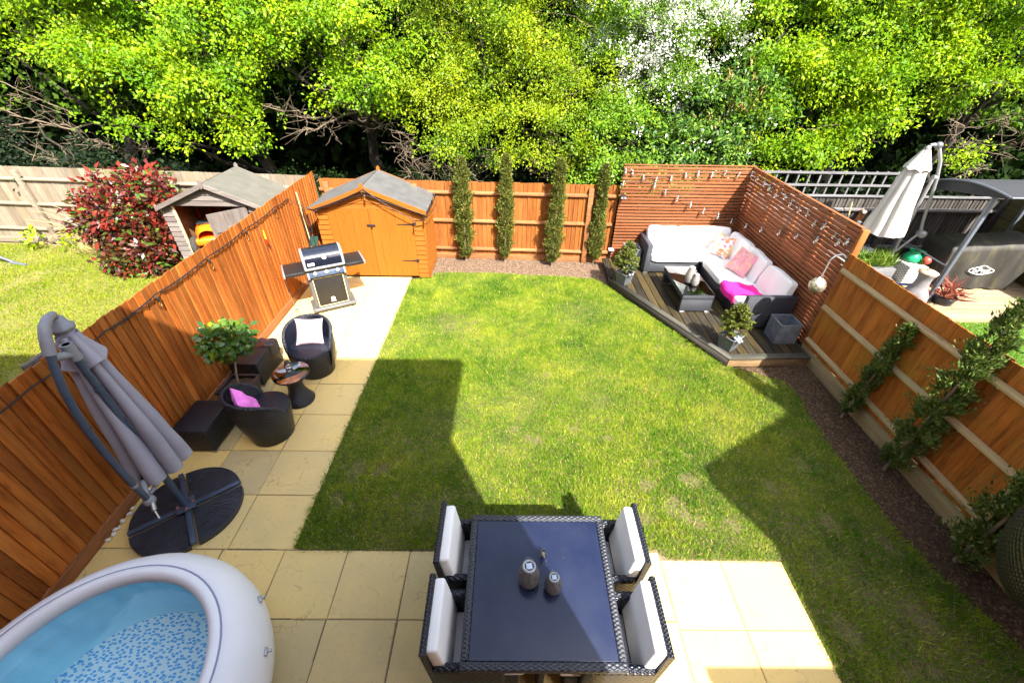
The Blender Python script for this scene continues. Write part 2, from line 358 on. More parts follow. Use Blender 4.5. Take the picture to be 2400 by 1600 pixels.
M['shade_leaf'] = leafmat('shade_leaf', (0.004, 0.010, 0.002), (0.008, 0.020, 0.003), (0.016, 0.036, 0.005), 0.2, 0.7, spec=0.06)  # near-black leaves: the wood's inner shade put into the colour
M['blossom'] = leafmat('blossom', (0.40, 0.43, 0.34), (0.56, 0.57, 0.52), (0.68, 0.68, 0.65), 0.2, 0.8, spec=.1)
M['spike'] = leafmat('spike', (0.30, 0.17, 0.05), (0.42, 0.24, 0.09), (0.40, 0.30, 0.13), 0.1, 0.8)
M['red_leaf'] = leafmat('red_leaf', (0.045, 0.006, 0.006), (0.125, 0.013, 0.010), (0.26, 0.034, 0.016), 0.2, 0.34, spec=0.25)
M['bronze_leaf'] = leafmat('bronze_leaf', (0.03, 0.010, 0.006), (0.07, 0.024, 0.010), (0.06, 0.075, 0.012), 0.2, 0.34, spec=0.25)
M['green_glossy'] = leafmat('green_glossy', (0.025, 0.065, 0.006), (0.055, 0.11, 0.010), (0.11, 0.17, 0.02), 0.2, 0.35, spec=0.25)
M['camellia_leaf'] = leafmat('camellia_leaf', (0.022, 0.065, 0.010), (0.05, 0.115, 0.016), (0.11, 0.18, 0.03), 0.2, 0.22)
M['yellow_leaf'] = leafmat('yellow_leaf', (0.16, 0.26, 0.01), (0.20, 0.31, 0.012), (0.24, 0.33, 0.015), 0.3, 0.3)
M['cypress_leaf'] = leafmat('cypress_leaf', (0.042, 0.066, 0.010), (0.095, 0.120, 0.015), (0.22, 0.20, 0.030), 0.15, 0.6)
M['cypress_dark'] = leafmat('cypress_dark', (0.045, 0.085, 0.018), (0.085, 0.145, 0.025), (0.18, 0.22, 0.05), 0.15, 0.6)
M['fir_leaf'] = leafmat('fir_leaf', (0.05, 0.075, 0.012), (0.10, 0.125, 0.018), (0.21, 0.215, 0.03), 0.1, 0.5)
M['cord_leaf'] = leafmat('cord_leaf', (0.22, 0.05, 0.04), (0.36, 0.09, 0.06), (0.45, 0.16, 0.11), 0.2, 0.5)
M['blade_leaf'] = leafmat('blade_leaf', (0.08, 0.17, 0.02), (0.15, 0.26, 0.03), (0.30, 0.38, 0.06), 0.3, 0.5)

# ------------------------------------------------------------------ mesh tools
class MB:
    def __init__(s): s.v = []; s.f = []; s.m = []; s.s = []
    def add(s, vs, fs, mi=0, smooth=False, T=None):
        o = len(s.v)
        s.v += [tuple(T @ Vector(q)) for q in vs] if T is not None else [tuple(q) for q in vs]
        for f in fs:
            s.f.append(tuple(i+o for i in f)); s.m.append(mi); s.s.append(smooth)
        return s
    def box(s, a, b, mi=0, T=None):
        x0, y0, z0 = a; x1, y1, z1 = b
        return s.add([(x0,y0,z0),(x1,y0,z0),(x1,y1,z0),(x0,y1,z0),(x0,y0,z1),(x1,y0,z1),(x1,y1,z1),(x0,y1,z1)],
                     [(0,3,2,1),(4,5,6,7),(0,1,5,4),(1,2,6,5),(2,3,7,6),(3,0,4,7)], mi, False, T)
    def rbox(s, a, b, r=0.01, mi=0, T=None, seg=2, smooth=True):
        bm = bmesh.new(); bmesh.ops.create_cube(bm, size=1.0)
        c = [(a[i]+b[i])/2 for i in range(3)]; d = [b[i]-a[i] for i in range(3)]
        for v in bm.verts: v.co = Vector((c[0]+v.co.x*d[0], c[1]+v.co.y*d[1], c[2]+v.co.z*d[2]))
        bmesh.ops.bevel(bm, geom=list(bm.edges), offset=min(r, min(d)*0.45), segments=seg, profile=0.5, affect='EDGES')
        bm.verts.index_update()
        s.add([v.co.copy() for v in bm.verts], [[v.index for v in f.verts] for f in bm.faces], mi, smooth, T); bm.free(); return s
    def prism(s, poly, z0, z1, mi=0, T=None):
        n = len(poly)
        vs = [(x, y, z0) for x, y in poly] + [(x, y, z1) for x, y in poly]
        fs = [tuple(range(n-1, -1, -1)), tuple(range(n, 2*n))] + [(i, (i+1) % n, n+(i+1) % n, n+i) for i in range(n)]
        return s.add(vs, fs, mi, False, T)
    def frames(s, pts):
        P = [Vector(p) for p in pts]; out = []; up = None
        for i, p in enumerate(P):
            d = (P[min(i+1, len(P)-1)] - P[max(i-1, 0)]).normalized()
            if up is None: up = Vector((0, 0, 1)) if abs(d.z) < 0.9 else Vector((1, 0, 0))
            x = d.cross(up)
            if x.length < 1e-5: x = d.orthogonal()
            x.normalize(); y = x.cross(d).normalized(); up = y; out.append((p, x, y))
        return out
    def tube(s, pts, r, n=8, mi=0, caps=True, T=None, smooth=True):
        fr = s.frames(pts); k = len(fr); rr = r if isinstance(r, (list, tuple)) else [r]*k
        vs = []
        for (p, x, y), q in zip(fr, rr):
            for j in range(n):
                a = 2*math.pi*j/n; vs.append(p + x*math.cos(a)*q + y*math.sin(a)*q)
        fs = [(i*n+j, i*n+(j+1) % n, (i+1)*n+(j+1) % n, (i+1)*n+j) for i in range(k-1) for j in range(n)]
        s.add(vs, fs, mi, smooth, T)
        if caps:
            s.add(vs[:n], [tuple(range(n-1, -1, -1))], mi, False, T); s.add(vs[-n:], [tuple(range(n))], mi, False, T)
        return s
    def lathe(s, prof, c=(0, 0, 0), n=24, mi=0, T=None, smooth=True, cap=True):
        vs = [(c[0]+r*math.cos(2*math.pi*j/n), c[1]+r*math.sin(2*math.pi*j/n), c[2]+z) for r, z in prof for j in range(n)]
        fs = [(i*n+j, i*n+(j+1) % n, (i+1)*n+(j+1) % n, (i+1)*n+j) for i in range(len(prof)-1) for j in range(n)]
        s.add(vs, fs, mi, smooth, T)
        if cap:
            if prof[0][0] > 1e-4: s.add(vs[:n], [tuple(range(n-1, -1, -1))], mi, False, T)
            if prof[-1][0] > 1e-4: s.add(vs[-n:], [tuple(range(n))], mi, False, T)
        return s
    def ball(s, c, r, mi=0, n=12, T=None):
        if isinstance(r, (int, float)): r = (r, r, r)
        k = max(4, n//2); vs = []; fs = []
        for i in range(k+1):
            th = math.pi*i/k
            for j in range(n):
                ph = 2*math.pi*j/n
                vs.append((c[0]+r[0]*math.sin(th)*math.cos(ph), c[1]+r[1]*math.sin(th)*math.sin(ph), c[2]-r[2]*math.cos(th)))
        for i in range(k):
            for j in range(n): fs.append((i*n+j, i*n+(j+1) % n, (i+1)*n+(j+1) % n, (i+1)*n+j))
        return s.add(vs, fs, mi, True, T)
    def grid(s, fn, nu, nv, mi=0, T=None, smooth=True, wrapu=False):
        vs = [fn(i/nu, j/nv) for i in range(nu+1) for j in range(nv+1)]
        fs = [(i*(nv+1)+j, (i+1)*(nv+1)+j, (i+1)*(nv+1)+j+1, i*(nv+1)+j+1) for i in range(nu) for j in range(nv)]
        return s.add(vs, fs, mi, smooth, T)
    def cushion(s, size, p=5.0, crown=0.25, mi=0, T=None, n=10, wob=0.0, seed=1):
        """stuffed cushion: rounded block, fuller in the middle, with slightly uneven faces"""
        bm = bmesh.new(); bmesh.ops.create_cube(bm, size=2.0)
        bmesh.ops.subdivide_edges(bm, edges=list(bm.edges), cuts=n, use_grid_fill=True)
        rr = random.Random(seed); ph = [rr.uniform(0, 6.3) for _ in range(6)]
        for v in bm.verts:
            q = v.co.copy(); l = (abs(q.x)**p+abs(q.y)**p+abs(q.z)**p)**(1/p); q = q/l
            k = 1 + crown*(1-q.x*q.x)*(1-q.y*q.y) - crown*0.35
            q.z *= k
            q.x *= 1+wob*math.sin(5*q.y+ph[0])*0.5; q.y *= 1+wob*math.sin(5*q.x+ph[1])*0.5
            q.z += wob*(math.sin(4*q.x+ph[2])*math.sin(3.5*q.y+ph[3]))*(1 if q.z > 0 else -1)*0.6
            v.co = Vector((q.x*size[0]/2, q.y*size[1]/2, q.z*size[2]/2))
        bm.verts.index_update()
        s.add([v.co.copy() for v in bm.verts], [[v.index for v in f.verts] for f in bm.faces], mi, True, T); bm.free(); return s
    def pillow(s, w_, h_, th, mi=0, T=None, n=16, seed=1):
        """square scatter cushion: pointed corners, slightly hollow sides, creased faces"""
        rr = random.Random(seed); p = [rr.uniform(0, 6.3) for _ in range(6)]
        for sg in (1, -1):
            def fn(a, b):
                u, v = 2*a-1, (2*b-1)*sg
                x = w_/2*u*(.91+.09*v*v); y = h_/2*v*(.91+.09*u*u)
                k = max(0, (1-u**4)*(1-v**4))**.62
                c = .06*math.sin(6*u+4*v+p[0])*math.sin(5*v-3*u+p[1])+.05*math.sin(11*(u*v)+p[2])
                return (x, y, sg*th/2*k*(1+c*1.6)+.012*math.sin(2.5*u+p[3])*math.sin(2.2*v+p[4]))
            s.grid(fn, n, n, mi, T)
        return s
    def mesh(s, name, mats):
        me = bpy.data.meshes.new(name); me.from_pydata(s.v, [], s.f)
        for q in (mats if isinstance(mats, (list, tuple)) else [mats]): me.materials.append(q)
        me.polygons.foreach_set('material_index', s.m); me.polygons.foreach_set('use_smooth', s.s)
        me.update(); return me
    def build(s, name, mats, parent=None, T=None):
        return link(name, s.mesh(name, mats), parent, T)

def link(name, me, parent=None, T=None):
    o = bpy.data.objects.new(name, me); COL.objects.link(o)
    if parent is not None: o.parent = parent
    if T is not None: o.matrix_local = T
    return o
def tag(o, label, cat, group=None):
    o['label'] = label; o['category'] = cat
    if group: o['group'] = group
    return o
def thing(name, label, cat, loc=(0, 0, 0), rz=0.0, group=None):
    o = bpy.data.objects.new(name, None); COL.objects.link(o); o.empty_display_size = 0.2
    o.location = loc; o.rotation_euler = (0, 0, rz); return tag(o, label, cat, group)
def struct(o, kind='structure'):
    o['kind'] = kind; return o
def Tm(loc=(0, 0, 0), rot=(0, 0, 0), sc=(1, 1, 1)):
    return Matrix.Translation(loc) @ Euler(rot).to_matrix().to_4x4() @ Matrix.Diagonal((sc[0], sc[1], sc[2], 1))
def dup(root, loc, rz, label, group=None):
    r = root.copy(); COL.objects.link(r); r.location = loc; r.rotation_euler = (0, 0, rz); r['label'] = label
    if group: r['group'] = group
    for ch in list(root.children):
        c = ch.copy(); COL.objects.link(c); c.parent = r
        for g in ch.children:
            d = g.copy(); COL.objects.link(d); d.parent = c
    return r

# ---- fast leaf / blade meshes from arrays
def quads(name, V, mats, parent=None, midx=None, smooth=False):
    """V: (n,4,3) corners"""
    n = len(V); me = bpy.data.meshes.new(name)
    me.vertices.add(n*4); me.vertices.foreach_set('co', np.ascontiguousarray(V, dtype=np.float32).ravel())
    me.loops.add(n*4); me.loops.foreach_set('vertex_index', np.arange(n*4, dtype=np.int32))
    me.polygons.add(n); me.polygons.foreach_set('loop_start', np.arange(0, n*4, 4, dtype=np.int32))
    for q in (mats if isinstance(mats, (list, tuple)) else [mats]): me.materials.append(q)
    if midx is not None: me.polygons.foreach_set('material_index', midx.astype(np.int32))
    me.update(calc_edges=True); me.validate()
    return link(name, me, parent)
def tris(name, V, mats, parent=None, midx=None):
    n = len(V); me = bpy.data.meshes.new(name)
    me.vertices.add(n*3); me.vertices.foreach_set('co', np.ascontiguousarray(V, dtype=np.float32).ravel())
    me.loops.add(n*3); me.loops.foreach_set('vertex_index', np.arange(n*3, dtype=np.int32))
    me.polygons.add(n); me.polygons.foreach_set('loop_start', np.arange(0, n*3, 3, dtype=np.int32))
    for q in (mats if isinstance(mats, (list, tuple)) else [mats]): me.materials.append(q)
    if midx is not None: me.polygons.foreach_set('material_index', midx.astype(np.int32))
    me.update(calc_edges=True)
    return link(name, me, parent)
def unit(a): return a/np.maximum(np.linalg.norm(a, axis=-1, keepdims=True), 1e-9)
def leaves(P, D, size, width=0.5, fold=0.25, up=None, jit=0.35):
    """leaf quads: P base points, D pointing directions; returns (n,4,3) base, left, tip, right"""
    n = len(P); D = unit(D); r = rng.normal(size=(n, 3))
    if up is not None: r = r*jit + up
    X = unit(np.cross(D, r)); Nn = np.cross(X, D)
    s = (size*rng.uniform(0.45, 1.5, n))[:, None] if np.isscalar(size) else size[:, None]
    mid = P + D*s*0.48
    return np.stack([P, mid + X*s*width/2 + Nn*s*fold*0.35, P + D*s - Nn*s*fold*0.4, mid - X*s*width/2 + Nn*s*fold*0.35], 1)
def spray_cloud(blobs, per, leaf, spread=0.2, width=0.55, front=True, droop=0.25, clump=0, tight=0.23, inner=0.28):
    """leaf sprays gathered into boughs over the outer shell of ellipsoids; blobs: cx,cy,cz,rx,ry,rz,nsprays"""
    out = []
    for cx, cy, cz, rx, ry, rz, ns in blobs:
        ns = int(ns); Rv = np.array([rx, ry, rz])
        if clump:
            nc = max(3, ns//clump); d = unit(rng.normal(size=(nc*4, 3)))
            if front: d = d[(d[:, 1] < 0.30) | (rng.random(len(d)) < 0.15)]
            d = d[:nc]; k = rng.uniform(0.70, 1.12, (len(d), 1)); Cc = d*k*Rv
            pick = rng.integers(0, len(d), ns); size = rng.uniform(.6, 1.35, len(d))[pick][:, None]
            o = rng.normal(size=(ns, 3))*tight*size; o[:, 2] *= .50
            Cs = Cc[pick]+o; dd = unit(d[pick]*.8+o/tight*.35+np.array([0, 0, .25]))
            deep = rng.random(ns) < inner; Cs[deep] = Cs[deep]*rng.uniform(.3, .8, (deep.sum(), 1))
            C = np.array([cx, cy, cz])+Cs; d = dd
        else:
            d = unit(rng.normal(size=(ns*3, 3)))
            if front: d = d[(d[:, 1] < 0.35) | (rng.random(len(d)) < 0.25)]
            d = d[:ns]; k = rng.uniform(0.62, 1.06, (len(d), 1))
            k = k*(1 + 0.16*np.sin(d[:, :1]*7+cx*3)*np.sin(d[:, 2:]*6+cz*5))
            C = np.array([cx, cy, cz]) + d*k*Rv
        axis = unit(d + rng.normal(size=d.shape)*0.45 + np.array([0, -0.15, -droop*0.3]))
        m = per
        C = np.repeat(C, m, 0); A = np.repeat(axis, m, 0); Dn = np.repeat(d, m, 0)
        off = rng.normal(size=C.shape)*spread; off -= Dn*(off*Dn).sum(1, keepdims=True)*0.55
        P = C + off + A*rng.uniform(-0.12, 0.12, (len(C), 1))*min(1, spread/.12)
        LD = unit(A*0.6 + off/spread*0.35 + rng.normal(size=C.shape)*0.5 + np.array([0, 0, -droop]))
        out.append(leaves(P, LD, leaf, width, 0.28, up=Dn*0.25+np.array([0.38, -0.75, 0.95]), jit=0.36))
    return np.concatenate(out)

def in_poly(P, poly):
    x, y = P[:, 0], P[:, 1]; ins = np.zeros(len(P), bool); n = len(poly); j = n-1
    for i in range(n):
        xi, yi = poly[i]; xj, yj = poly[j]
        c = ((yi > y) != (yj > y)) & (x < (xj-xi)*(y-yi)/((yj-yi) or 1e-9)+xi); ins ^= c; j = i
    return ins
def fbm(P, f, seed=0):
    """cheap smooth 2-D value field in -1..1 from rotated sines"""
    r = np.random.default_rng(seed); v = np.zeros(len(P)); a = 1.0; tot = 0
    for o in range(4):
        for q in range(3):
            th = r.uniform(0, 6.28); ph = r.uniform(0, 6.28); k = f*2**o*r.uniform(0.7, 1.4)
            v += a*np.sin((P[:, 0]*math.cos(th)+P[:, 1]*math.sin(th))*k+ph)
        tot += a*3; a *= 0.6
    return v/tot*2.2
def sheet(name, poly, z, m, sub=None):
    mb = MB(); mb.add([(x, y, z) for x, y in poly], [tuple(range(len(poly)))]); return struct(mb.build(name, m))
def blades(name, poly, n, mat, h=(0.025, 0.055), wdt=0.0045, z=0.0, holes=None, spill=0.0, lean=0.55):
    xs = [p[0] for p in poly]; ys = [p[1] for p in poly]
    P = np.stack([rng.uniform(min(xs), max(xs), n*3), rng.uniform(min(ys), max(ys), n*3)], 1)
    P = P[in_poly(P, poly)]
    if holes is not None: P = P[holes(P)]
    P = P[:n]
    if spill: P = P + rng.normal(size=P.shape)*spill
    k = len(P); H = rng.uniform(h[0], h[1], k)*(1+0.35*fbm(P, 3.0, 5)).clip(0.5, 1.6)
    a = rng.uniform(0, 6.283, k); t = rng.uniform(0, 6.283, k); ln = rng.uniform(0.1, lean, k)*H*1.6
    b = np.stack([P[:, 0], P[:, 1], np.full(k, z)], 1)
    wv = np.stack([np.cos(a), np.sin(a), np.zeros(k)], 1)*wdt*rng.uniform(0.6, 1.3, k)[:, None]
    tip = b + np.stack([np.cos(t)*ln, np.sin(t)*ln, H], 1)
    o = tris(name, np.stack([b-wv, b+wv, tip], 1), mat); return struct(o, 'stuff')

# ------------------------------------------------------------------ ground
struct(MB().add([(-90, -60, -0.02), (90, -60, -0.02), (90, 110, -0.02), (-90, 110, -0.02)], [(0, 1, 2, 3)]).build('ground', M['soil_dark']))

LAWN = [(-2.07, 2.17), (-0.57, 2.17), (1.50, 2.19), (1.55, 2.10), (2.66, 2.09), (2.64, 1.16), (2.60, -0.3), (4.5, -0.3), (4.42, 0.8), (4.28, 1.4),
        (4.08, 2.0), (3.99, 2.5), (3.98, 3.3), (4.0, 4.0), (4.08, 4.4), (4.02, 4.72), (3.42, 4.99), (2.60, 6.40), (1.98, 7.50), (1.72, 7.83), (0.6, 7.96), (-0.5, 8.06), (-1.52, 8.04), (-1.62, 7.80), (-1.98, 7.72)]
sheet('lawn', LAWN, 0.004, M['thatch'])
PATCH = [(1.75, 2.65, .22, .15), (2.05, 3.0, .16, .1), (1.55, 2.9, .12, .1), (1.95, 2.5, .15, .1), (1.4, 2.5, .14, .08), (2.3, 2.45, .12, .08), (1.7, 3.25, .12, .07), (2.15, 3.35, .1, .05), (-1.75, 3.05, .13, .16), (-1.45, 3.1, .12, .12),
         (-1.85, 2.7, .1, .12), (-1.6, 2.65, .1, .08), (-1.2, 2.75, .08, .06), (-0.35, 2.8, .1, .05), (-1.0, 4.65, .09, .05), (-1.25, 3.55, .07, .07), (0.35, 3.55, .13, .09), (0.85, 3.75, .1, .06), (1.2, 3.6, .1, .05), (0.1, 3.75, .1, .08),
         (1.75, 3.7, .08, .05), (3.35, 2.5, .12, .12), (2.95, 2.9, .1, .14), (3.6, 1.6, .2, .12), (3.3, 1.2, .18, .08), (2.9, 1.5, .1, .14), (3.8, 2.2, .08, .2), (3.5, 3.2, .1, .06), (2.4, 5.5, .1, .06), (0.55, 4.8, .09, .05)]
def lawn_holes(P):
    f = fbm(P, 2.6, 11); keep = rng.random(len(P)) > np.clip((f-0.55)*1.0, 0, 0.45)
    for x, y, rx, ry in PATCH:
        d = ((P[:, 0]-x)/(rx*.82))**2 + ((P[:, 1]-y)/(ry*.82))**2 + 0.9*fbm(P, 16, 3)
        keep &= ~((d < 1.0) & (rng.random(len(P)) < 0.82))
    # thinner towards the shaded right-hand strip
    keep &= rng.random(len(P)) > np.clip((P[:, 0]-2.3)*0.30, 0, 0.24)*np.clip((4.4-P[:, 1])/2.0, 0, 1)
    return keep
blades('grass', LAWN, 400000, M['grass'], (0.018, 0.048), 0.0040, 0.004, lawn_holes, 0.020, 0.75)

LAWN_L = [(-30, -0.3), (-4.02, -0.3), (-4.02, 8.85), (-8.6, 9.12), (-15, 9.5), (-30, 10.4)]
sheet('neighbour_lawn', LAWN_L, 0.002, M['thatch_left'])
LB = [(-12.5, 4.6), (-4.05, 1.6), (-4.05, 7.7), (-6.6, 7.75), (-8.6, 9.05), (-12.5, 9.25)]
blades('neighbour_grass', LB, 120000, M['grass_left'], (0.02, 0.05), 0.006, 0.002, lambda P: rng.random(len(P)) > np.clip((fbm(P, 1.8, 4)-.35), 0, .6), 0.0, 0.8)
LAWN_R = [(4.7, -0.3), (30, -0.3), (30, 6.40), (4.7, 6.40)]
sheet('artificial_lawn', LAWN_R, 0.002, M['thatch_fake'])
blades('artificial_turf', [(4.75, 2.4), (10.2, 4.4), (10.2, 6.38), (4.75, 6.38)], 60000, M['grass_fake'], (0.02, 0.035), 0.006, 0.002, None, 0.0, 0.5)

# beds: bark and stones
BED_B = [(-1.62, 7.8), (-1.52, 8.04), (-0.5, 8.06), (0.6, 7.96), (1.72, 7.83), (2.0, 7.48), (2.2, 8.7), (-1.6, 8.95)]
sheet('back_flower_bed', BED_B, 0.006, M['soil_pale'])
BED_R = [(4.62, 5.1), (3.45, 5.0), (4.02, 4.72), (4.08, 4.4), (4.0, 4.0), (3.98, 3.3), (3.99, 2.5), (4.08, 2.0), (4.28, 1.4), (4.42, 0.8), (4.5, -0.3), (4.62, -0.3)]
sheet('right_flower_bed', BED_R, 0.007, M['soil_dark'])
def chips(name, poly, n, mat, size, z):
    xs = [p[0] for p in poly]; ys = [p[1] for p in poly]
    P = np.stack([rng.uniform(min(xs), max(xs), n*3), rng.uniform(min(ys), max(ys), n*3)], 1); P = P[in_poly(P, poly)][:n]
    k = len(P); c = np.stack([P[:, 0], P[:, 1], np.full(k, z)], 1); s = size*rng.uniform(0.5, 1.7, k)[:, None]
    a = rng.uniform(0, 6.28, k); e = np.stack([np.cos(a), np.sin(a), rng.uniform(-.3, .3, k)], 1)*s; f = np.stack([-np.sin(a), np.cos(a), rng.uniform(-.3, .3, k)], 1)*s*0.6
    top = c + np.stack([rng.uniform(-.2, .2, k), rng.uniform(-.2, .2, k), rng.uniform(.4, .8, k)], 1)*s
    A, B, C, D = c-e, c+f, c+e, c-f
    V = np.stack([np.stack([A, D, top], 1), np.stack([D, C, top], 1), np.stack([C, B, top], 1), np.stack([B, A, top], 1)], 1).reshape(-1, 3, 3)
    # shared island colour needs welded faces: keep each stone as one quad pyramid
    me = bpy.data.meshes.new(name); vv = np.stack([A, D, C, B, top], 1).reshape(-1, 3)
    me.vertices.add(k*5); me.vertices.foreach_set('co', vv.astype(np.float32).ravel())
    base = np.arange(k)[:, None]*5; idx = np.concatenate([base+np.array([[0, 1, 4]]), base+np.array([[1, 2, 4]]), base+np.array([[2, 3, 4]]), base+np.array([[3, 0, 4]])], 1).astype(np.int32)
    me.loops.add(k*12); me.loops.foreach_set('vertex_index', idx.ravel()); me.polygons.add(k*4)
    me.polygons.foreach_set('loop_start', np.arange(0, k*12, 3, dtype=np.int32)); me.materials.append(mat); me.update(calc_edges=True)
    return struct(link(name, me), 'stuff')
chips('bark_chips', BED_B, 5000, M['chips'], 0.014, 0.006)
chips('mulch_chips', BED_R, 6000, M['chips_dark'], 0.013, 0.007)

# ------------------------------------------------------------------ patio: every slab its own piece
patio = struct(MB().add([(-4.0, -0.34, -0.004), (2.68, -0.34, -0.004), (2.68, 2.2, -0.004), (-2.0, 2.2, -0.004), (-2.0, 7.9, -0.004), (-4.0, 7.9, -0.004)], [(0, 1, 2, 3), (0, 3, 4, 5)]).build('patio', M['joint']))
def slab_mesh(wx, wy, seed):
    bm = bmesh.new(); bmesh.ops.create_cube(bm, size=1)
    for v in bm.verts: v.co = Vector(((v.co.x)*wx, v.co.y*wy, v.co.z*0.03))
    bmesh.ops.bevel(bm, geom=[e for e in bm.edges if all(q.co.z > 0 for q in e.verts)], offset=0.005, segments=2, affect='EDGES')
    me = bpy.data.meshes.new('paving_slab'); bm.to_mesh(me); bm.free(); me.materials.append(M['slab']); return me
SLAB = {}
def slab(x0, y0, x1, y1):
    g = 0.0026; k = (round(x1-x0, 2), round(y1-y0, 2))
    if k not in SLAB: SLAB[k] = slab_mesh(x1-x0-2*g, y1-y0-2*g, len(SLAB))
    o = link('paving_slab', SLAB[k], patio); o.location = ((x0+x1)/2, (y0+y1)/2, -0.013+rnd.uniform(-0.0015, 0.0015)); o.rotation_euler = (R(rnd.uniform(-.15, .15)), R(rnd.uniform(-.15, .15)), R(rnd.uniform(-.25, .25)))
for j in range(10):
    y0 = 2.165+0.60*j; y1 = y0+0.60 if j < 9 else 7.86
    for x0, x1 in ((-3.94, -3.31), (-3.31, -2.71), (-2.71, -2.0 if j else -2.03)): slab(x0, y0, x1, min(y1, 7.86))
xs = [-3.94, -3.36, -2.75, -2.15, -1.54, -0.935, -0.33, 0.27, 0.87, 1.475]
for y0, y1 in ((1.56, 2.165), (0.955, 1.56), (0.35, 0.955), (-0.25, 0.35)):
    for a, b_ in zip(xs, xs[1:]): slab(a, y0, b_, y1)
for y0, y1 in ((1.50, 2.09), (0.90, 1.50), (0.30, 0.90), (-0.30, 0.30)):
    for a, b_ in ((1.475, 2.05), (2.05, 2.65)): slab(a, y0, b_, y1)

# white pebbles along the left fence
for k, (x, y) in enumerate([(-3.915, 2.24), (-3.905, 2.30), (-3.925, 2.35), (-3.90, 2.37), (-3.92, 2.44), (-3.905, 2.52), (-3.92, 2.585), (-3.91, 2.81), (-3.92, 3.14), (-3.905, 3.20), (-3.915, 3.28)]):
    tag(MB().ball((0, 0, 0), (0.026, 0.018, 0.014), 0, 8).build('white_pebble', M['pebble'], None, Tm((x, y, 0.014), (0, 0, rnd.uniform(0, 3)), (rnd.uniform(.8, 1.3),)*3)),
        'small white pebble in the gap at the foot of the long orange fence', 'pebble', 'white pebbles along the left fence')

# ------------------------------------------------------------------ fences
def fence(name, label, A, B, h, pitch, bm, rm, gm, rails=(), gravel=0.15, posts=(), pm=None, jag=0.008, face_boards=True, lean=0.0, cut=True):
    """local x runs A->B, local +y is the side we look at; boards overlap like feather-edge pales"""
    dx, dy = B[0]-A[0], B[1]-A[1]; ln = math.hypot(dx, dy)
    t = thing(name, label, 'fence', (A[0], A[1], 0), math.atan2(dy, dx))
    w_ = pitch+0.022; mb = MB(); H = h-gravel
    prof = [(0, 0), (w_, 0.008), (w_, 0.022), (0, 0.004)]
    mb.prism(prof, 0, H)
    me = mb.mesh('board', bm); n = int(ln/pitch)
    for i in range(n):
        o = link('board', me, t); o.location = (i*pitch, 0.0, gravel+rnd.uniform(-jag, jag)); o.rotation_euler = (R(rnd.uniform(-.25, .25)), R(rnd.uniform(-.25, .25)), R(rnd.uniform(-.6, .6)))
    if gravel:
        g = MB().rbox((0, -0.012, 0), (ln, 0.030, gravel-0.004), 0.004); g.build('gravel_board', gm, t)
    ps = list(posts)
    for z in rails:
        ends = [0.0]+[p for p in ps if 0.1 < p < ln-0.1]+[ln]
        for a, b_ in zip(ends, ends[1:]):
            r_ = MB(); prof = [(a+.02, 0), (b_-.02, 0)]
            r_.add([(a+.03, 0.023, z-.042), (b_-.03, 0.023, z-.042), (b_-.03, 0.023, z+.042), (a+.03, 0.023, z+.042), (a+.05, 0.072, z-.012), (b_-.05, 0.072, z-.012), (b_-.05, 0.072, z+.012), (a+.05, 0.072, z+.012)],
                   [(0, 3, 2, 1), (4, 5, 6, 7), (0, 1, 5, 4), (2, 3, 7, 6), (1, 2, 6, 5), (3, 0, 4, 7)])
            r_.build('rail', rm, t)
    for p in ps:
        MB().rbox((p-.05, 0.024, 0), (p+.05, 0.098, h-.06), 0.006).build('post', pm or rm, t)
    return t

fence('board_fence', 'long orange-stained board fence with a string of lights, between patio and left lawn', (-3.965, 8.85), (-3.965, 0.25), 1.80, 0.0985, M['fence_left'], M['rail_orange'], M['gravel_board_red'], (), 0.15)
fence('board_fence', 'orange fence with three rails behind the four slim conifers', (2.16, 8.66), (-3.94, 8.90), 1.66, 0.094, M['fence_orange'], M['rail_orange'], M['rail_orange'], (0.24, 0.86, 1.44), 0.13, (0.55, 2.30, 4.1, 5.9))
fence('board_fence', 'pale weathered fence behind the red-leaved shrub and grey shed', (-3.98, 8.91), (-15.0, 9.58), 1.70, 0.13, M['fence_grey'], M['rail_grey'], M['rail_grey'], (0.35, 0.92, 1.45), 0.16, (0.1, 3.2, 6.35, 9.3), M['rail_grey'], 0.004)
fence('board_fence', 'brown mossy board fence with thick rails along the right flower bed', (4.60, -0.3), (4.60, 5.36), 1.74, 0.115, M['fence_brown'], M['rail_brown'], M['gravel_board'], (0.35, 0.92, 1.50), 0.24, (2.60,), M['rail_brown'])
t = fence('trellis_fence', 'dark fence topped with square grey trellis behind the white parasol', (14.0, 8.90), (4.75, 8.92), 1.42, 0.075, M['fence_dark'], M['rail_dark'], M['rail_dark'], (0.35, 1.16), 0.15, (1.2, 3.6, 6.0, 8.2), M['fence_dark'], 0.004)
for z in (1.45, 1.66, 1.90):
    MB().box((0.0 if z < 1.5 else 5.95, 0.030, z-.02), (9.2, 0.055, z+.02)).build('trellis_rail', M['trellis'], t)
for k in range(15):
    x = 6.0+k*0.22
    MB().box((x, 0.004, 1.43), (x+.03, 0.028, 1.93)).build('trellis_slat', M['trellis'], t)
t = thing('board_fence', 'dark greenish fence of horizontal boards beside the covered barbecue', 'fence', (10.35, 9.0, 0), R(-90))
for k in range(11):
    MB().add([(0, 0, .03+k*.145), (3.6, 0, .03+k*.145), (3.6, .026, .03+k*.145), (0, .026, .03+k*.145), (0, 0, .175+k*.145), (3.6, 0, .175+k*.145), (3.6, .008, .175+k*.145), (0, .008, .175+k*.145)],
             [(0, 3, 2, 1), (4, 5, 6, 7), (0, 1, 5, 4), (1, 2, 6, 5), (2, 3, 7, 6), (3, 0, 4, 7)]).build('board', M['fence_moss'], t, Tm((0, -0.05, 0)))
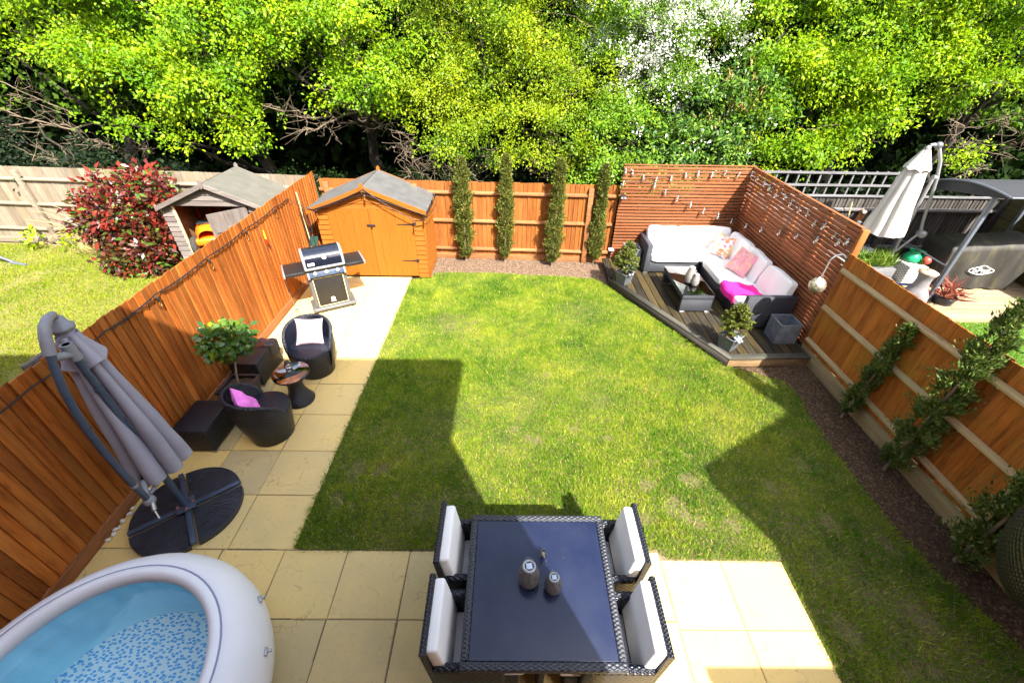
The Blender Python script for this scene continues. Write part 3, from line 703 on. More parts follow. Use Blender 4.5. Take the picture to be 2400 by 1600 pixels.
for x in (0.1, 1.9, 3.5): MB().box((x, -0.14, 0), (x+.09, -0.055, 1.66)).build('post', M['fence_dark'], t)

fence('board_fence', 'dark low fence hidden close behind the right wing of the slatted screen', (4.76, 5.40), (4.76, 8.86), 1.46, 0.115, M['fence_dark'], M['rail_dark'], M['rail_dark'], (), 0.15)
# ------------------------------------------------------------------ slatted screen (two wings, one thing)
scr = thing('slatted_screen', 'corner screen of thin horizontal wooden slats around the deck sofa', 'screen', (0, 0, 0))
mA = MB().rbox((2.16, 8.52, 0), (4.68, 8.54, 0.046), 0.004).mesh('slat', M['slat'])
mB = MB().rbox((0, -0.01, 0), (3.12, 0.01, 0.046), 0.004).mesh('slat', M['slat_shaded'])
for k in range(29):
    z = 0.17+0.0655*k
    o = link('slat', mA, scr); o.location = (rnd.uniform(-.004, .004), 0, z+rnd.uniform(-.002, .002)); o.rotation_euler = (0, R(rnd.uniform(-.06, .06)), 0)
    o = link('slat', mB, scr); o.location = (4.635+0.0, 8.515, z+rnd.uniform(-.002, .002)-0.004); o.rotation_euler = (0, R(rnd.uniform(-.05, .05)), R(-90.3))
for x in (2.20, 3.05, 3.85, 4.60): MB().rbox((x-.022, 8.545, 0.0), (x+.022, 8.60, 2.05), 0.004).build('batten', M['post_brown'], scr)
for y in (8.35, 7.65, 6.85, 6.1): MB().rbox((4.655, y-.022, 0.0), (4.70, y+.022, 2.04), 0.004).build('batten', M['post_brown'], scr)
MB().rbox((2.16, 8.515, 2.068), (4.68, 8.56, 2.088), 0.004).build('top_rail', M['slat'], scr)
MB().rbox((4.612, 5.40, 2.058), (4.662, 8.51, 2.078), 0.004).build('top_rail', M['slat'], scr)
MB().rbox((4.60, 5.335, 0.0), (4.70, 5.395, 1.62), 0.006).build('post', M['post_brown'], scr)
MB().rbox((4.605, 5.345, 1.62), (4.70, 5.395, 2.06), 0.006).build('post', M['post_end'], scr)

# ------------------------------------------------------------------ raised deck
dk = thing('deck', 'dark weathered corner deck with a slanted front edge under the rattan sofa', 'deck', (0, 0, 0))
ZD = 0.17
DP = [(1.97, 7.50), (3.31, 5.03), (4.58, 5.08)]
def diag_y(x):   # front edge at x
    return 7.50+(5.03-7.50)*(x-1.97)/(3.31-1.97) if x < 3.31 else 5.03+(x-3.31)*0.039
bw = 0.1405
for k in range(19):
    x0 = 1.98+k*bw; x1 = x0+bw-0.014
    if x0 > 4.55: break
    x1 = min(x1, 4.575); y0, y1 = diag_y(x0)+(0.20 if x0 < 3.2 else 0.10), diag_y(x1)+(0.20 if x1 < 3.25 else 0.10)
    if x0 < 2.02: y0 += .03
    mb = MB(); zt = ZD+rnd.uniform(-.0015, .0015)
    # three shallow grooves: board built from ribs on a base
    mb.prism([(x0, y0), (x1, y1), (x1, 8.51), (x0, 8.51)], ZD-.03, ZD-.006)
    nr = 7
    for q in range(nr):
        a = x0+(x1-x0)*(q+.08)/nr; c = x0+(x1-x0)*(q+.92)/nr
        mb.prism([(a, y0+(y1-y0)*(q+.08)/nr+.001), (c, y0+(y1-y0)*(q+.92)/nr+.001), (c, 8.509), (a, 8.509)], ZD-.0065, zt)
    mb.build('deck_board', M['deck'], dk, Tm((0, 0, 0)))
def plank(p, q, wd, z0, z1, name, mt):
    d = Vector((q[0]-p[0], q[1]-p[1])); ln = d.length
    o = MB().rbox((0, 0, z0), (ln, wd, z1), 0.004).build(name, mt, dk, Tm((p[0], p[1], 0), (0, 0, math.atan2(d.y, d.x)))); return o
plank((3.312, 5.030), (1.97, 7.505), -0.105, ZD-.028, ZD+.003, 'edge_board', M['deck_edge'])
plank((3.318, 5.03), (4.575, 5.08), 0.115, ZD-.028, ZD+.002, 'edge_board', M['deck_edge'])
plank((3.300, 5.045), (1.975, 7.49), -0.02, 0.0, ZD-.031, 'fascia', M['fascia'])
plank((3.325, 5.045), (4.57, 5.095), 0.02, 0.0, ZD-.031, 'fascia', M['fascia_brown'])
plank((1.965, 7.51), (2.02, 8.5), -0.03, 0.0, ZD, 'fascia', M['fascia'])

# ------------------------------------------------------------------ sheds
def shed(name, label, xl, xr, yf, yb, cx, eave, ridge, mb_, md, mfelt, mfascia, xo=0.10, open_door=False, hinges=True):
    t = thing(name, label, 'shed', (0, 0, 0))
    roof_y0, roof_y1 = yf-0.10, yb+0.03
    slope = lambda x: eave+(ridge-eave)*(1-abs(x-cx)/((xr-xl)/2+xo))
    # back and left walls, floor: plain lining
    w_ = MB(); w_.box((xl, yf+.02, .03), (xl+.03, yb, 1.36)); w_.box((xl+.03, yb-.03, .03), (xr-.03, yb, 1.36))
    w_.add([(xl+.03, yb-.015, 1.36), (xr-.03, yb-.015, 1.36), (cx, yb-.015, slope(cx)-.02)], [(0, 1, 2), (2, 1, 0)])
    w_.box((xr-.04, yf+.03, .03), (xr-.02, yb, 1.36)); w_.box((xl+.03, yf+.03, .03), (xr-.04, yb-.03, .05))
    w_.build('wall_lining', M['shed_inner'], t)
    p = 0.098
    def clad(y, x0, x1, z, hgt, T=None):
        # overlapping board: sticks out at its lower edge
        return MB().add([(x0, y, z), (x1, y, z), (x1, y-.021, z), (x0, y-.021, z), (x0, y, z+hgt), (x1, y, z+hgt), (x1, y-.004, z+hgt), (x0, y-.004, z+hgt)],
                        [(0, 3, 2, 1), (4, 5, 6, 7), (0, 1, 5, 4), (1, 2, 6, 5), (2, 3, 7, 6), (3, 0, 4, 7)])
    dl, dr = xl+.22, xr-.21
    for k in range(14):
        z = .035+k*p; hh = min(p-.002, 1.40-z)
        clad(yf, xl, dl, z, hh).build('board', mb_, t); clad(yf, dr, xr, z, hh).build('board', mb_, t)
        clad(0, yf+.002, yb, z, hh).build('board', mb_, t, Tm((xr-.012, 0, 0), (0, 0, R(90))))
    z = 1.415
    while z < ridge-.06:
        h_ = min(p, ridge-.05-z); hw = lambda q: max(.02, ((xr-xl)/2+xo)*(1-(q+.03-eave)/(ridge-eave)))
        a, b_ = hw(z), hw(z+h_); a = min(a, (xr-xl)/2); b_ = min(b_, (xr-xl)/2)
        MB().add([(cx-a, yf, z), (cx+a, yf, z), (cx+a, yf-.021, z), (cx-a, yf-.021, z), (cx-b_, yf, z+h_-.003), (cx+b_, yf, z+h_-.003), (cx+b_, yf-.004, z+h_-.003), (cx-b_, yf-.004, z+h_-.003)],
                 [(0, 3, 2, 1), (4, 5, 6, 7), (0, 1, 5, 4), (1, 2, 6, 5), (2, 3, 7, 6), (3, 0, 4, 7)]).build('board', mb_, t); z += p
    MB().rbox((xr-.02, yf-.022, .02), (xr+.012, yf+.02, 1.40), .004).build('corner_post', mb_, t)
    # roof: two felted slopes with a little thickness
    for s_ in (-1, 1):
        xe = cx+s_*((xr-xl)/2+xo)
        n = Vector((s_*(ridge-eave), 0, abs(xe-cx))).normalized()*.016
        def fn(u, v):
            x = cx+(xe-cx)*u; y = roof_y0+(roof_y1-roof_y0)*v
            return (x+n.x, y, ridge+(eave-ridge)*u+n.z-.006*math.sin(u*3.1)*math.sin(v*9))
        rb = MB(); rb.grid(fn, 6, 8); rb.grid(lambda u, v: (cx+(xe-cx)*u, roof_y0+(roof_y1-roof_y0)*(1-v), ridge+(eave-ridge)*u-.012), 6, 8)
        q = [(xe+n.x, roof_y0, eave+n.z), (xe+n.x, roof_y1, eave+n.z), (xe+n.x*.5, roof_y1, eave-.05), (xe+n.x*.5, roof_y0, eave-.05)]
        rb.add(q, [(0, 1, 2, 3), (3, 2, 1, 0)])
        rb.build('roof_felt', mfelt, t)
        for yy, nm in ((roof_y0-.012, 'bargeboard'), (roof_y1+.012, 'bargeboard')):
            MB().add([(cx, yy-.01, ridge+.018), (xe, yy-.01, eave+.02), (xe, yy-.01, eave-.06), (cx, yy-.01, ridge-.065), (cx, yy+.01, ridge+.018), (xe, yy+.01, eave+.02), (xe, yy+.01, eave-.06), (cx, yy+.01, ridge-.065)],
                     [(0, 1, 2, 3), (7, 6, 5, 4), (0, 4, 5, 1), (1, 5, 6, 2), (2, 6, 7, 3), (3, 7, 4, 0)]).build(nm, mfascia, t)
    for yy in (roof_y0-.03, roof_y1+.03):
        MB().prism([(-.035, -.05), (0, -.09), (.035, -.05), (.035, .05), (0, .085), (-.035, .05)], -.008, .008).build('finial', mfascia, t, Tm((cx, yy, ridge), (R(90), 0, 0)))
    # doors: vertical boards
    mid = (dl+dr)/2-0.02
    def door(x0, x1, sgn):
        d = MB(); n = 5; wd = (x1-x0)/n
        for k in range(n): d.rbox((x0+k*wd+.0008, -.012, 0), (x0+(k+1)*wd-.0008, .010, 1.345), .002, 0, None, 1, False)
        return d
    dz = .065
    if not open_door:
        for x0, x1, s_ in ((dl+.004, mid-.003, -1), (mid+.003, dr-.004, 1)):
            D = door(x0, x1, s_).build('door', md, t, Tm((0, yf-.008, dz), (0, 0, 0)))
            if s_ == 1:
                for z in (.33, 1.07):
                    MB().prism([(x1-.30, z-.006), (x1-.02, z-.014), (x1-.02, z-.035), (x1+.03, z-.035), (x1+.03, z+.035), (x1-.02, z+.035), (x1-.02, z+.014), (x1-.30, z+.006)], .012, .018).build('hinge', M['black'], D, Tm((0, 0, 0), (R(90), 0, 0)))
            else:
                MB().rbox((x1-.06, -.026, 1.03), (x1+.09, -.013, 1.065), .004).tube([(x1-.05, -.032, 1.048), (x1+.10, -.032, 1.048)], .009, 8).box((x1+.02, -.045, 1.00), (x1+.04, -.02, 1.03)).build('bolt', M['black'], D)
    else:
        D = door(0, .66, 1).build('door', md, t, Tm((dr-.02, yf-.02, dz), (0, 0, R(180+43))))
        MB().box((0.05, .011, .2), (.6, .03, .28)).box((0.05, .011, 1.0), (.6, .03, 1.08)).build('brace', md, D)
        MB().rbox((dl-.02, yf-.01, .06), (dl+.02, yf+.03, 1.40), .003).build('door_frame', M['cane'], t)
    return t
shed('garden_shed', 'bright orange-stained shed with closed double doors and grey felt roof', -3.62, -1.615, 7.80, 8.80, -2.64, 1.40, 1.835, M['shed'], M['shed_door'], M['felt_dark'], M['shed'], 0.095)
shed('garden_shed', 'weathered grey shed with its door open beside the red-leaved shrub', -6.50, -4.66, 7.86, 8.90, -5.50, 1.40, 1.835, M['shed_grey'], M['shed_grey_v'], M['felt'], M['shed_grey'], 0.095, True)

# mower stored in the grey shed
t = thing('lawn_mower', 'orange lawn mower inside the open grey shed', 'mower', (-6.02, 8.25, 0.05), R(-68))
def hood(u, v):
    a = math.pi*v; x = -.34+.68*u; k = 1-.35*max(0, (u-.55)/.45)**2
    return (x, -.25*math.cos(a)*k, .68+.26*math.sin(a)**.7*k)
MB().grid(hood, 10, 12).build('hood', M['mower'], t)
MB().rbox((-.36, -.25, .55), (.34, .25, .69), .04).build('deck', M['mower'], t)
for x, y, z, rr in ((.22, -.29, .52, .2), (.22, .29, .52, .2), (-.26, -.28, .48, .15), (-.26, .28, .48, .15)):
    W = MB().lathe([(rr*.55, -.045), (rr*.93, -.05), (rr, -.02), (rr, .02), (rr*.93, .05), (rr*.55, .045), (rr*.55, -.045)], (0, 0, 0), 20, cap=False).build('wheel', M['tyre'], t, Tm((x, y, z), (R(90), 0, 0)))
    MB().lathe([(0.001, -.03), (rr*.56, -.03), (rr*.56, .03), (0.001, .03)], (0, 0, 0), 14).build('hub', M['white_paint'], W)
MB().rbox((-.05, -.16, .925), (.18, .16, .955), .01).rbox((-.28, -.14, .90), (-.12, .14, .935), .01).build('grille', M['black'], t)
MB().tube([(-.34, -.18, .66), (-.40, -.18, 1.12), (-.40, .18, 1.12), (-.34, .18, .66)], .016, 8).tube([(-.36, 0.05, .7), (-.30, 0.05, 1.14)], .014, 8).build('handle', M['red_paint'], t)
MB().rbox((-.4, -.3, 0), (.4, .3, .30), .01).build('crate_stand', M['shed_inner'], t)

# ------------------------------------------------------------------ hot tub
def linermat():
    mt, t, b = newmat('liner')
    pos = coord(t)
    # pebble print: randomly turned blue flecks on pale blue
    def flecks(rot, sc, thr, off):
        mp = N(t, 'Mapping'); mp.inputs['Rotation'].default_value = (0, 0, rot); mp.inputs['Scale'].default_value = (sc, sc*1.55, 1); mp.inputs['Location'].default_value = (off, off*1.7, 0)
        L(t, pos, mp.inputs[0]); v = N(t, 'TexVoronoi', voronoi_dimensions='2D'); v.inputs['Scale'].default_value = 1.0; v.inputs['Randomness'].default_value = .85
        L(t, mp.outputs[0], v.inputs['Vector'])
        return ramp(t, v.outputs['Distance'], [(thr, (1, 1, 1)), (thr+.03, (0, 0, 0))]), v.outputs['Color']
    f1, cc1 = flecks(.5, 19, .25, 0); f2, cc2 = flecks(-.6, 17, .20, 3.3)
    c = mix(t, f1, (0.76, 0.94, 0.98), (0.05, 0.42, 0.85))
    c = mix(t, f2, c, (0.14, 0.50, 0.85))
    L(t, c, b.inputs['Base Color']); b.inputs['Roughness'].default_value = .45; return mt
M['liner'] = linermat()
M['liner_wall'] = plain('liner_wall', (0.40, 0.82, 0.98), 0.45, var=0.06, scale=4)
t = thing('hot_tub', 'round white inflatable hot tub with blue speckled floor at the patio corner', 'hot tub', (-2.755, 0.85, 0))
t.scale = (.97, .97, 1.0)
Rm = 1.00
prof = [(0.93, 0.0), (1.02, .06), (1.075, .16), (1.095, .28), (1.085, .40), (1.05, .50), (.99, .585), (.93, .635), (.885, .652), (.872, .649)]
MB().lathe(prof, (0, 0, 0), 72, cap=False).build('outer_wall', M['pvc'], t)
MB().lathe([(.872, .649), (.862, .645), (.858, .652)], (0, 0, 0), 72, cap=False).build('seam', M['pvc_seam'], t)
MB().lathe([(.858, .652), (.835, .668), (.80, .663), (.775, .635), (.768, .60), (.775, .565), (.80, .53)], (0, 0, 0), 72, cap=False).build('inner_rim', M['pvc'], t)
# inner wall: bulging vertical chambers
def inw(u, v):
    a = 2*math.pi*u; z = .56-.53*v
    r = .80+.012*math.cos(a*30)*math.sin(math.pi*min(1, v*1.4))+.05*math.sin(math.pi*v)*.5+(.03 if v > .9 else 0)*(v-.9)*-10
    return (r*math.cos(a), r*math.sin(a), z)
MB().grid(inw, 240, 10).build('inner_wall', M['liner_wall'], t)
MB().lathe([(.80, .03), (.79, .034), (.775, .034)], (0, 0, 0), 64, cap=False).build('floor_seam', M['liner_wall'], t)
MB().lathe([(.778, .032), (0.001, .032)], (0, 0, 0), 64, cap=False).build('floor', M['liner'], t)
MB().grid(lambda u, v: (.80*v*math.cos(2*math.pi*u), .80*v*math.sin(2*math.pi*u), .53+.0015*math.sin(9*v*math.cos(6.28*u)*3)*math.sin(8*v*math.sin(6.28*u)*3)), 64, 14).build('water', M['water'], t)
for a, z in ((19, .40), (41, .42)):
    T = Tm((1.085*math.cos(R(a)), 1.085*math.sin(R(a)), z), (0, 0, R(a)))
    MB().rbox((-.01, -.030, -.012), (.014, .030, .012), .005).rbox((.010, -.010, -.008), (.042, .010, .008), .003).build('buckle', M['steel'], t, T)

# ------------------------------------------------------------------ grey cantilever parasol
def folded_canopy(name, mt, parent, ztop, zbot, rt, rb, nf, seed, depth=.28, z0=None):
    rr = random.Random(seed); ph = [rr.uniform(-.25, .25) for _ in range(nf)]
    def fn(u, v):
        a = 2*math.pi*u; k = a*nf/(2*math.pi); i = int(k) % nf
        s_ = abs(math.sin(math.pi*(k % 1.0)))**.55
        r = (rt+(rb-rt)*(v**.9))*(1-depth+depth*s_*(1+ph[i]))
        r *= 1+.05*math.sin(9*v+i*2.1)*v
        tw = .10*math.sin(2.2*v+i)*v
        return (r*math.cos(a+tw), r*math.sin(a+tw), ztop+(zbot-ztop)*v-(.045*(1-s_)*v)+.03*ph[i]*v*4*.4)
    return MB().grid(fn, nf*12, 22).build(name, mt, parent)
px_, py_ = -3.32, 2.57
t = thing('parasol', 'closed grey cantilever parasol with curved blue arm in front of the long fence', 'parasol', (px_, py_, 0))
cxo, cyo = -0.10, 0.13
cn = folded_canopy('canopy', M['canopy_grey'], t, 2.17, .64, .08, .285, 8, 4, .46)
cn.location = (cxo, cyo, 0)
def capf(u, v):
    a = 2*math.pi*u; s_ = .5+.5*math.cos(a*4+1)
    r = .045+(.075+.045*s_)*v**1.3
    return (r*math.cos(a), r*math.sin(a), 2.235-.31*v-.05*(1-s_)*v)
MB().grid(capf, 48, 10).build('canopy_cap', M['canopy_grey'], t).location = (cxo, cyo, 0)
MB().lathe([(.02, 2.20), (.075, 2.205), (.08, 2.235), (.06, 2.25), (.045, 2.31), (.02, 2.33)], (cxo, cyo, 0), 18).build('hub_cap', M['plastic_grey'], t)
MB().tube([(0, 0, .10), (0, 0, .60)], .033, 14).build('mast_base', M['tube_blue'], t)
MB().tube([(0, 0, .58), (0, 0, 2.16)], .026, 14).tube([(0, 0, 1.70), (0, 0, 1.73)], .034, 14).build('mast', M['tube_blue'], t)
ax = Vector((0.10, -0.99, 0)).normalized()
armp = [ax*d+Vector((0, 0, z)) for d, z in ((.26, .60), (.275, .80), (.285, 1.02), (.29, 1.25), (.285, 1.48), (.265, 1.70), (.225, 1.92), (.165, 2.12), (.115, 2.24))]
MB().tube(armp, .027, 14).build('arm', M['tube_blue'], t)
for i in (1,): MB().tube([armp[1]*.98+armp[2]*.02, armp[1]*.85+armp[2]*.15], .031, 14).build('clamp', M['silver_paint'], t)
MB().tube([armp[-2]*.6+armp[-1]*.4, armp[-1], ax*.085+Vector((0, 0, 2.30)), ax*.05+Vector((0, 0, 2.355)), ax*-.02+Vector((-.02, 0, 2.375)), ax*-.085+Vector((-.06, 0.02, 2.355)), Vector((cxo, cyo, 2.30))], [.038, .038, .037, .035, .031, .027, .024], 14).build('elbow', M['plastic_grey'], t)
MB().tube([ax*.14+Vector((0, 0, 2.14)), ax*.02+Vector((0, 0, 2.08))], .03, 10).tube([(0, 0, 2.02), (0, 0, 2.16)], .042, 12).build('mast_bracket', M['plastic_grey'], t)
# crank on the arm's foot and its link to the mast
MB().ball(tuple(ax*.255+Vector((0, 0, .565))), (.052, .052, .055), 0, 14).tube([ax*.255+Vector((0, 0, .62)), ax*.14+Vector((-.06, 0, .70))], .026, 10).tube([ax*.2+Vector((-.02, 0, .58)), (0, 0, .60)], .018, 8).build('crank_housing', M['plastic_grey'], t)
MB().tube([ax*.27+Vector((.03, 0, .55)), ax*.33+Vector((.07, 0, .52))], .022, 8).tube([ax*.33+Vector((.07, 0, .52)), ax*.38+Vector((.12, .0, .475))], .010, 8).build('crank', M['steel'], t)
MB().tube([ax*.14+Vector((-.06, 0, .70)), (cxo+.02, cyo-.08, .98)], .017, 8).build('strut', M['black'], t)
# cross base and the four quarter weights
for a in (38, 128, 218, 308):
    MB().rbox((.05, -.024, .050), (.495, .024, .088), .004).build('cross_bar', M['tube_blue'], t, Tm((0, 0, 0), (0, 0, R(a))))
MB().rbox((-.085, -.085, .10), (.085, .085, .112), .004).build('foot_plate', M['tube_blue'], t, Tm((0, 0, 0), (0, 0, R(38))))
for a in (38, 128, 218, 308): MB().lathe([(.014, .112), (.014, .122), (.001, .125)], (.066*math.cos(R(a)), .066*math.sin(R(a)), 0), 8).build('bolt', M['rust'], t)
def weight_mb():
    mb = MB(); R0 = .50; off = .036; n = 14
    arc = [(off+(R0-off)*math.cos(R(90*i/n))*.995, off+(R0-off)*math.sin(R(90*i/n))*.995) for i in range(n+1)]
    mb.prism([(off, off)]+arc, 0, .048)
    # moulded block pattern: three rings of raised blocks
    for r0, r1, nb in ((.10, .17, 5), (.185, .28, 11), (.295, .375, 12), (.39, .44, 9)):
        for q in range(nb):
            a0 = 90*(q+.10)/nb; a1 = 90*(q+.90)/nb
            P = [(off+r0*math.cos(R(a0)), off+r0*math.sin(R(a0))), (off+r1*math.cos(R(a0)), off+r1*math.sin(R(a0))), (off+r1*math.cos(R(a1)), off+r1*math.sin(R(a1))), (off+r0*math.cos(R(a1)), off+r0*math.sin(R(a1)))]
            mb.prism(P, .047, .0515+.001*((q*7) % 3))
    rim = [(off+.455*math.cos(R(90*i/n)), off+.455*math.sin(R(90*i/n)), .052) for i in range(n+1)]
    mb.tube(rim, .006, 6); return mb
wm = weight_mb().mesh('base_weight', M['weight'])
for i, a in enumerate((38, 128, 218, 308)):
    wt = thing('base_weight', ['dark moulded quarter weight of the parasol base, farthest from the hot tub', 'dark moulded quarter weight of the parasol base, against the fence', 'dark moulded quarter weight of the parasol base, partly hidden by the hot tub', 'dark moulded quarter weight of the parasol base, nearest the lawn'][i], 'parasol weight', (px_, py_, 0.002), R(a), 'quarter weights on the parasol base')
    link('block_relief', wm, wt)

# ------------------------------------------------------------------ rattan tub chairs, round table
def tub_chair_parts(t):
    seat = MB(); seat.lathe([(.235, 0.0), (.245, .01), (.285, .30), (.300, .40), (.296, .425), (.275, .437), (.15, .445), (.001, .447)], (0, 0, 0), 40)
    seat.build('base', M['rattan'], t)
    mb = MB(); span = 112
    def hgt(a): # height of the shell along its sweep, a in degrees from the back
        k = abs(a)/span; return .43+.315*(1-k**3.0)**.8 if k < 1 else .43
    nA = 40
    def outer(u, v):
        a = -span+2*span*u; z = .12+(hgt(a)-.12)*v; th = R(90+a)
        r = .262+.055*(z-.12)/.3+.015*math.sin(math.pi*v); r = min(r, .330+.02*(z-.43))
        return (r*math.cos(th), r*math.sin(th), z)
    def inner(u, v):
        a = span-2*span*u; z = .40+(hgt(a)-.40)*v; th = R(90+a); r = .272+.06*(z-.40)
        return (r*math.cos(th), r*math.sin(th), z)
    mb.grid(outer, nA, 8); mb.grid(inner, nA, 8)
    mb.build('back_shell', M['rattan'], t)
    rim = []
    for i in range(nA+1):
        a = -span+2*span*i/nA; th = R(90+a); z = hgt(a); r = .302+.025*(z-.43)/.3; rim.append((r*math.cos(th), r*math.sin(th), z))
    MB().tube(rim, .026, 8).build('rim', M['rattan'], t)
t = thing('tub_chair', 'black rattan tub chair in the sun with a pale pink cushion', 'armchair', (-2.83, 4.88, 0), R(8), 'rattan tub chairs')
tub_chair_parts(t)
dup(t, (-2.93, 3.655, 0), R(140), 'black rattan tub chair in shade holding the orchid-pink cushion, nearest the parasol')
tag(MB().pillow(.38, .38, .15, 0, None, 18, 3).build('scatter_cushion', M['pink_pale'], None, Tm((-2.845, 5.0, .60), (R(62), R(3), R(8)))), 'pale pink square cushion on the sunlit tub chair', 'cushion')
tag(MB().pillow(.36, .36, .14, 0, None, 18, 5).build('scatter_cushion', M['pink_orchid'], None, Tm((-3.02, 3.56, .59), (R(62), 0, R(132)))), 'orchid pink cushion in the shaded tub chair', 'cushion')
t = thing('side_table', 'round hourglass rattan side table with glass top between the tub chairs', 'side table', (-2.83, 4.24, 0))
MB().lathe([(.185, 0), (.19, .02), (.15, .09), (.105, .19), (.095, .27), (.11, .35), (.16, .42), (.215, .445), (.225, .455), (.225, .475), (.215, .48), (.001, .478)], (0, 0, 0), 40).build('pedestal', M['rattan'], t)
MB().lathe([(.001, .481), (.226, .481), (.229, .484), (.226, .488), (.001, .488)], (0, 0, 0), 40).build('glass_top', M['glass_table'], t)
t = thing('glass_jar', 'small dark glass lantern jar on the round side table', 'jar', (-2.87, 4.30, .489))
MB().lathe([(.03, 0), (.042, .01), (.048, .05), (.04, .085), (.028, .10)], (0, 0, 0), 18, cap=False).build('glass', M['bulb'], t)
MB().lathe([(.03, .10), (.033, .105), (.03, .125), (.001, .127)], (0, 0, 0), 16).build('lid', M['black_plastic'], t)

def rattan_box(name, label, a, b, h, glossy=False):
    t = thing(name, label, 'ottoman', ((a[0]+b[0])/2, (a[1]+b[1])/2, 0)); dx, dy = (b[0]-a[0])/2, (b[1]-a[1])/2
    MB().rbox((-dx, -dy, .025), (dx, dy, h-.03), .012).build('body', M['rattan'], t)
    MB().rbox((-dx-.004, -dy-.004, h-.028), (dx+.004, dy+.004, h), .010).build('lid', M['black_plastic'] if glossy else M['rattan'], t)
    for sx in (-1, 1):
        for sy in (-1, 1): MB().rbox((sx*dx-sx*.07, sy*dy-sy*.02, 0) if False else (min(sx*dx, sx*(dx-.07)), min(sy*dy, sy*(dy-.03)), 0), (max(sx*dx, sx*(dx-.07)), max(sy*dy, sy*(dy-.03)), .024), .003).build('foot', M['steel'], t)
    return t
rattan_box('ottoman', 'low black rattan box against the fence between the parasol and the small tree', (-3.86, 3.33), (-3.46, 3.84), .36)
t = rattan_box('ottoman', 'black rattan box with a shiny cover against the fence behind the small tree', (-3.82, 4.50), (-3.43, 5.10), .40, True)
def bagf(u, v):
    x = -.19+.40*u; y = .08+.22*v
    return (x, y, .404+.02*math.sin(9*u+3*v)*math.sin(3.14*v)+.012*math.sin(17*u*v))
MB().grid(bagf, 14, 10).add([(.21, .08, .40), (.21, .30, .40), (.205, .30, .20), (.205, .08, .22)], [(0, 1, 2, 3)]).build('cover_flap', M['black_gloss'], t)

# potted standard tree
t = thing('potted_tree', 'small standard evergreen with round leafy crown in a square black planter', 'potted tree', (-3.49, 4.13, 0))
MB().add([(-.14, -.13, 0), (.14, -.13, 0), (.14, .13, 0), (-.14, .13, 0), (-.185, -.17, .36), (.185, -.17, .36), (.185, .17, .36), (-.185, .17, .36)], [(0, 3, 2, 1), (0, 1, 5, 4), (1, 2, 6, 5), (2, 3, 7, 6), (3, 0, 4, 7)]).build('planter', M['black_plastic'], t)
rim = MB()
for a, b_ in (((-.20, -.19), (.20, -.155)), ((-.20, .155), (.20, .19)), ((-.20, -.155), (-.165, .155)), ((.165, -.155), (.20, .155))): rim.rbox((a[0], a[1], .345), (b_[0], b_[1], .385), .006)
rim.build('planter_rim', M['black_plastic'], t)
MB().grid(lambda u, v: (-.17+.34*u, -.16+.32*v, .335+.012*math.sin(9*u)*math.sin(11*v)), 10, 10).build('compost', M['compost'], t)
MB().tube([(.02, -.03, .33), (.05, -.02, .55), (.085, .02, .76), (.10, .05, .98)], [.016, .014, .013, .011], 8).tube([(.085, .02, .76), (-.06, .0, .98)], .007, 6).tube([(.085, .02, .78), (.23, .10, 1.0)], .007, 6).build('stem', M['bark'], t)
V = spray_cloud([(.06, .05, 1.03, .26, .25, .17, 95), (.17, .09, 1.08, .16, .15, .12, 18), (-.07, .03, 1.03, .16, .15, .12, 18)], 6, .075, .04, .6, False, .3)
mi = (rng.random(len(V)) < .04).astype(int)
quads('crown', V, [M['camellia_leaf'], M['yellow_leaf']], t, mi)

# ------------------------------------------------------------------ gas barbecue
def text_obj(body, size, name, mt, parent, T, ext=.0008):
    cu = bpy.data.curves.new(name, 'FONT'); cu.body = body; cu.size = size; cu.extrude = ext; cu.align_x = 'CENTER'; cu.align_y = 'CENTER'; cu.resolution_u = 2
    tmp = bpy.data.objects.new(name, cu); COL.objects.link(tmp); dg = bpy.context.evaluated_depsgraph_get()
    me = bpy.data.meshes.new_from_object(tmp.evaluated_get(dg)); bpy.data.objects.remove(tmp); me.materials.clear(); me.materials.append(mt)
    return link(name, me, parent, T)
t = thing('gas_barbecue', 'black three-burner gas barbecue with side tables on the sunny patio end', 'barbecue', (-3.20, 6.71, 0), R(28.7))
MB().rbox((-.37, -.22, .045), (.37, .20, .115), .03, 0, None, 3).build('base_tray', M['grey_paint'], t)
for x in (-.30, .30):
    for y in (-.17, .15): MB().lathe([(.022, -.012), (.028, 0), (.022, .012)], (0, 0, 0), 12).build('castor', M['black_plastic'], t, Tm((x, y, .028), (R(90), 0, 0)))
for s_ in (-1, 1):
    MB().rbox((s_*.285-.028, -.17, .11), (s_*.285+.028, .17, .76), .014).build('side_panel', M['grey_paint'], t)
MB().rbox((-.257, -.14, .11), (.257, .17, .74), .005).build('cabinet', M['charcoal'], t)
dr = MB().rbox((-.245, -.176, .135), (.245, -.155, .665), .005).build('door', M['charcoal'], t)
fr = MB()
for a, b_ in (((-.252, .128), (-.240, .672)), ((.240, .128), (.252, .672)), ((-.24, .128), (.24, .140)), ((-.24, .660), (.24, .672))): fr.box((a[0], -.181, a[1]), (b_[0], -.172, b_[1]))
fr.build('door_trim', M['cane'], dr)
MB().ball((0, -.178, .245), (.036, .003, .030), 0, 14).add([(-.030, -.180, .218), (.030, -.180, .218), (.042, -.180, .178), (.02, -.180, .192), (0, -.180, .182), (-.02, -.180, .192), (-.042, -.180, .178)], [(0, 1, 2, 3, 4, 5, 6)]).build('kettle_emblem', M['white_paint'], dr)
TP = Tm((0, -.205, .775), (R(-24), 0, 0))
cp = MB().rbox((-.275, -.012, -.068), (.275, .02, .068), .006).build('control_panel', M['tube_blue'], t, TP)
for s_ in (-1, 1): MB().rbox((s_*.292-.016, -.02, -.085), (s_*.292+.016, .05, .075), .006).build('panel_end', M['silver_paint'], t, TP)
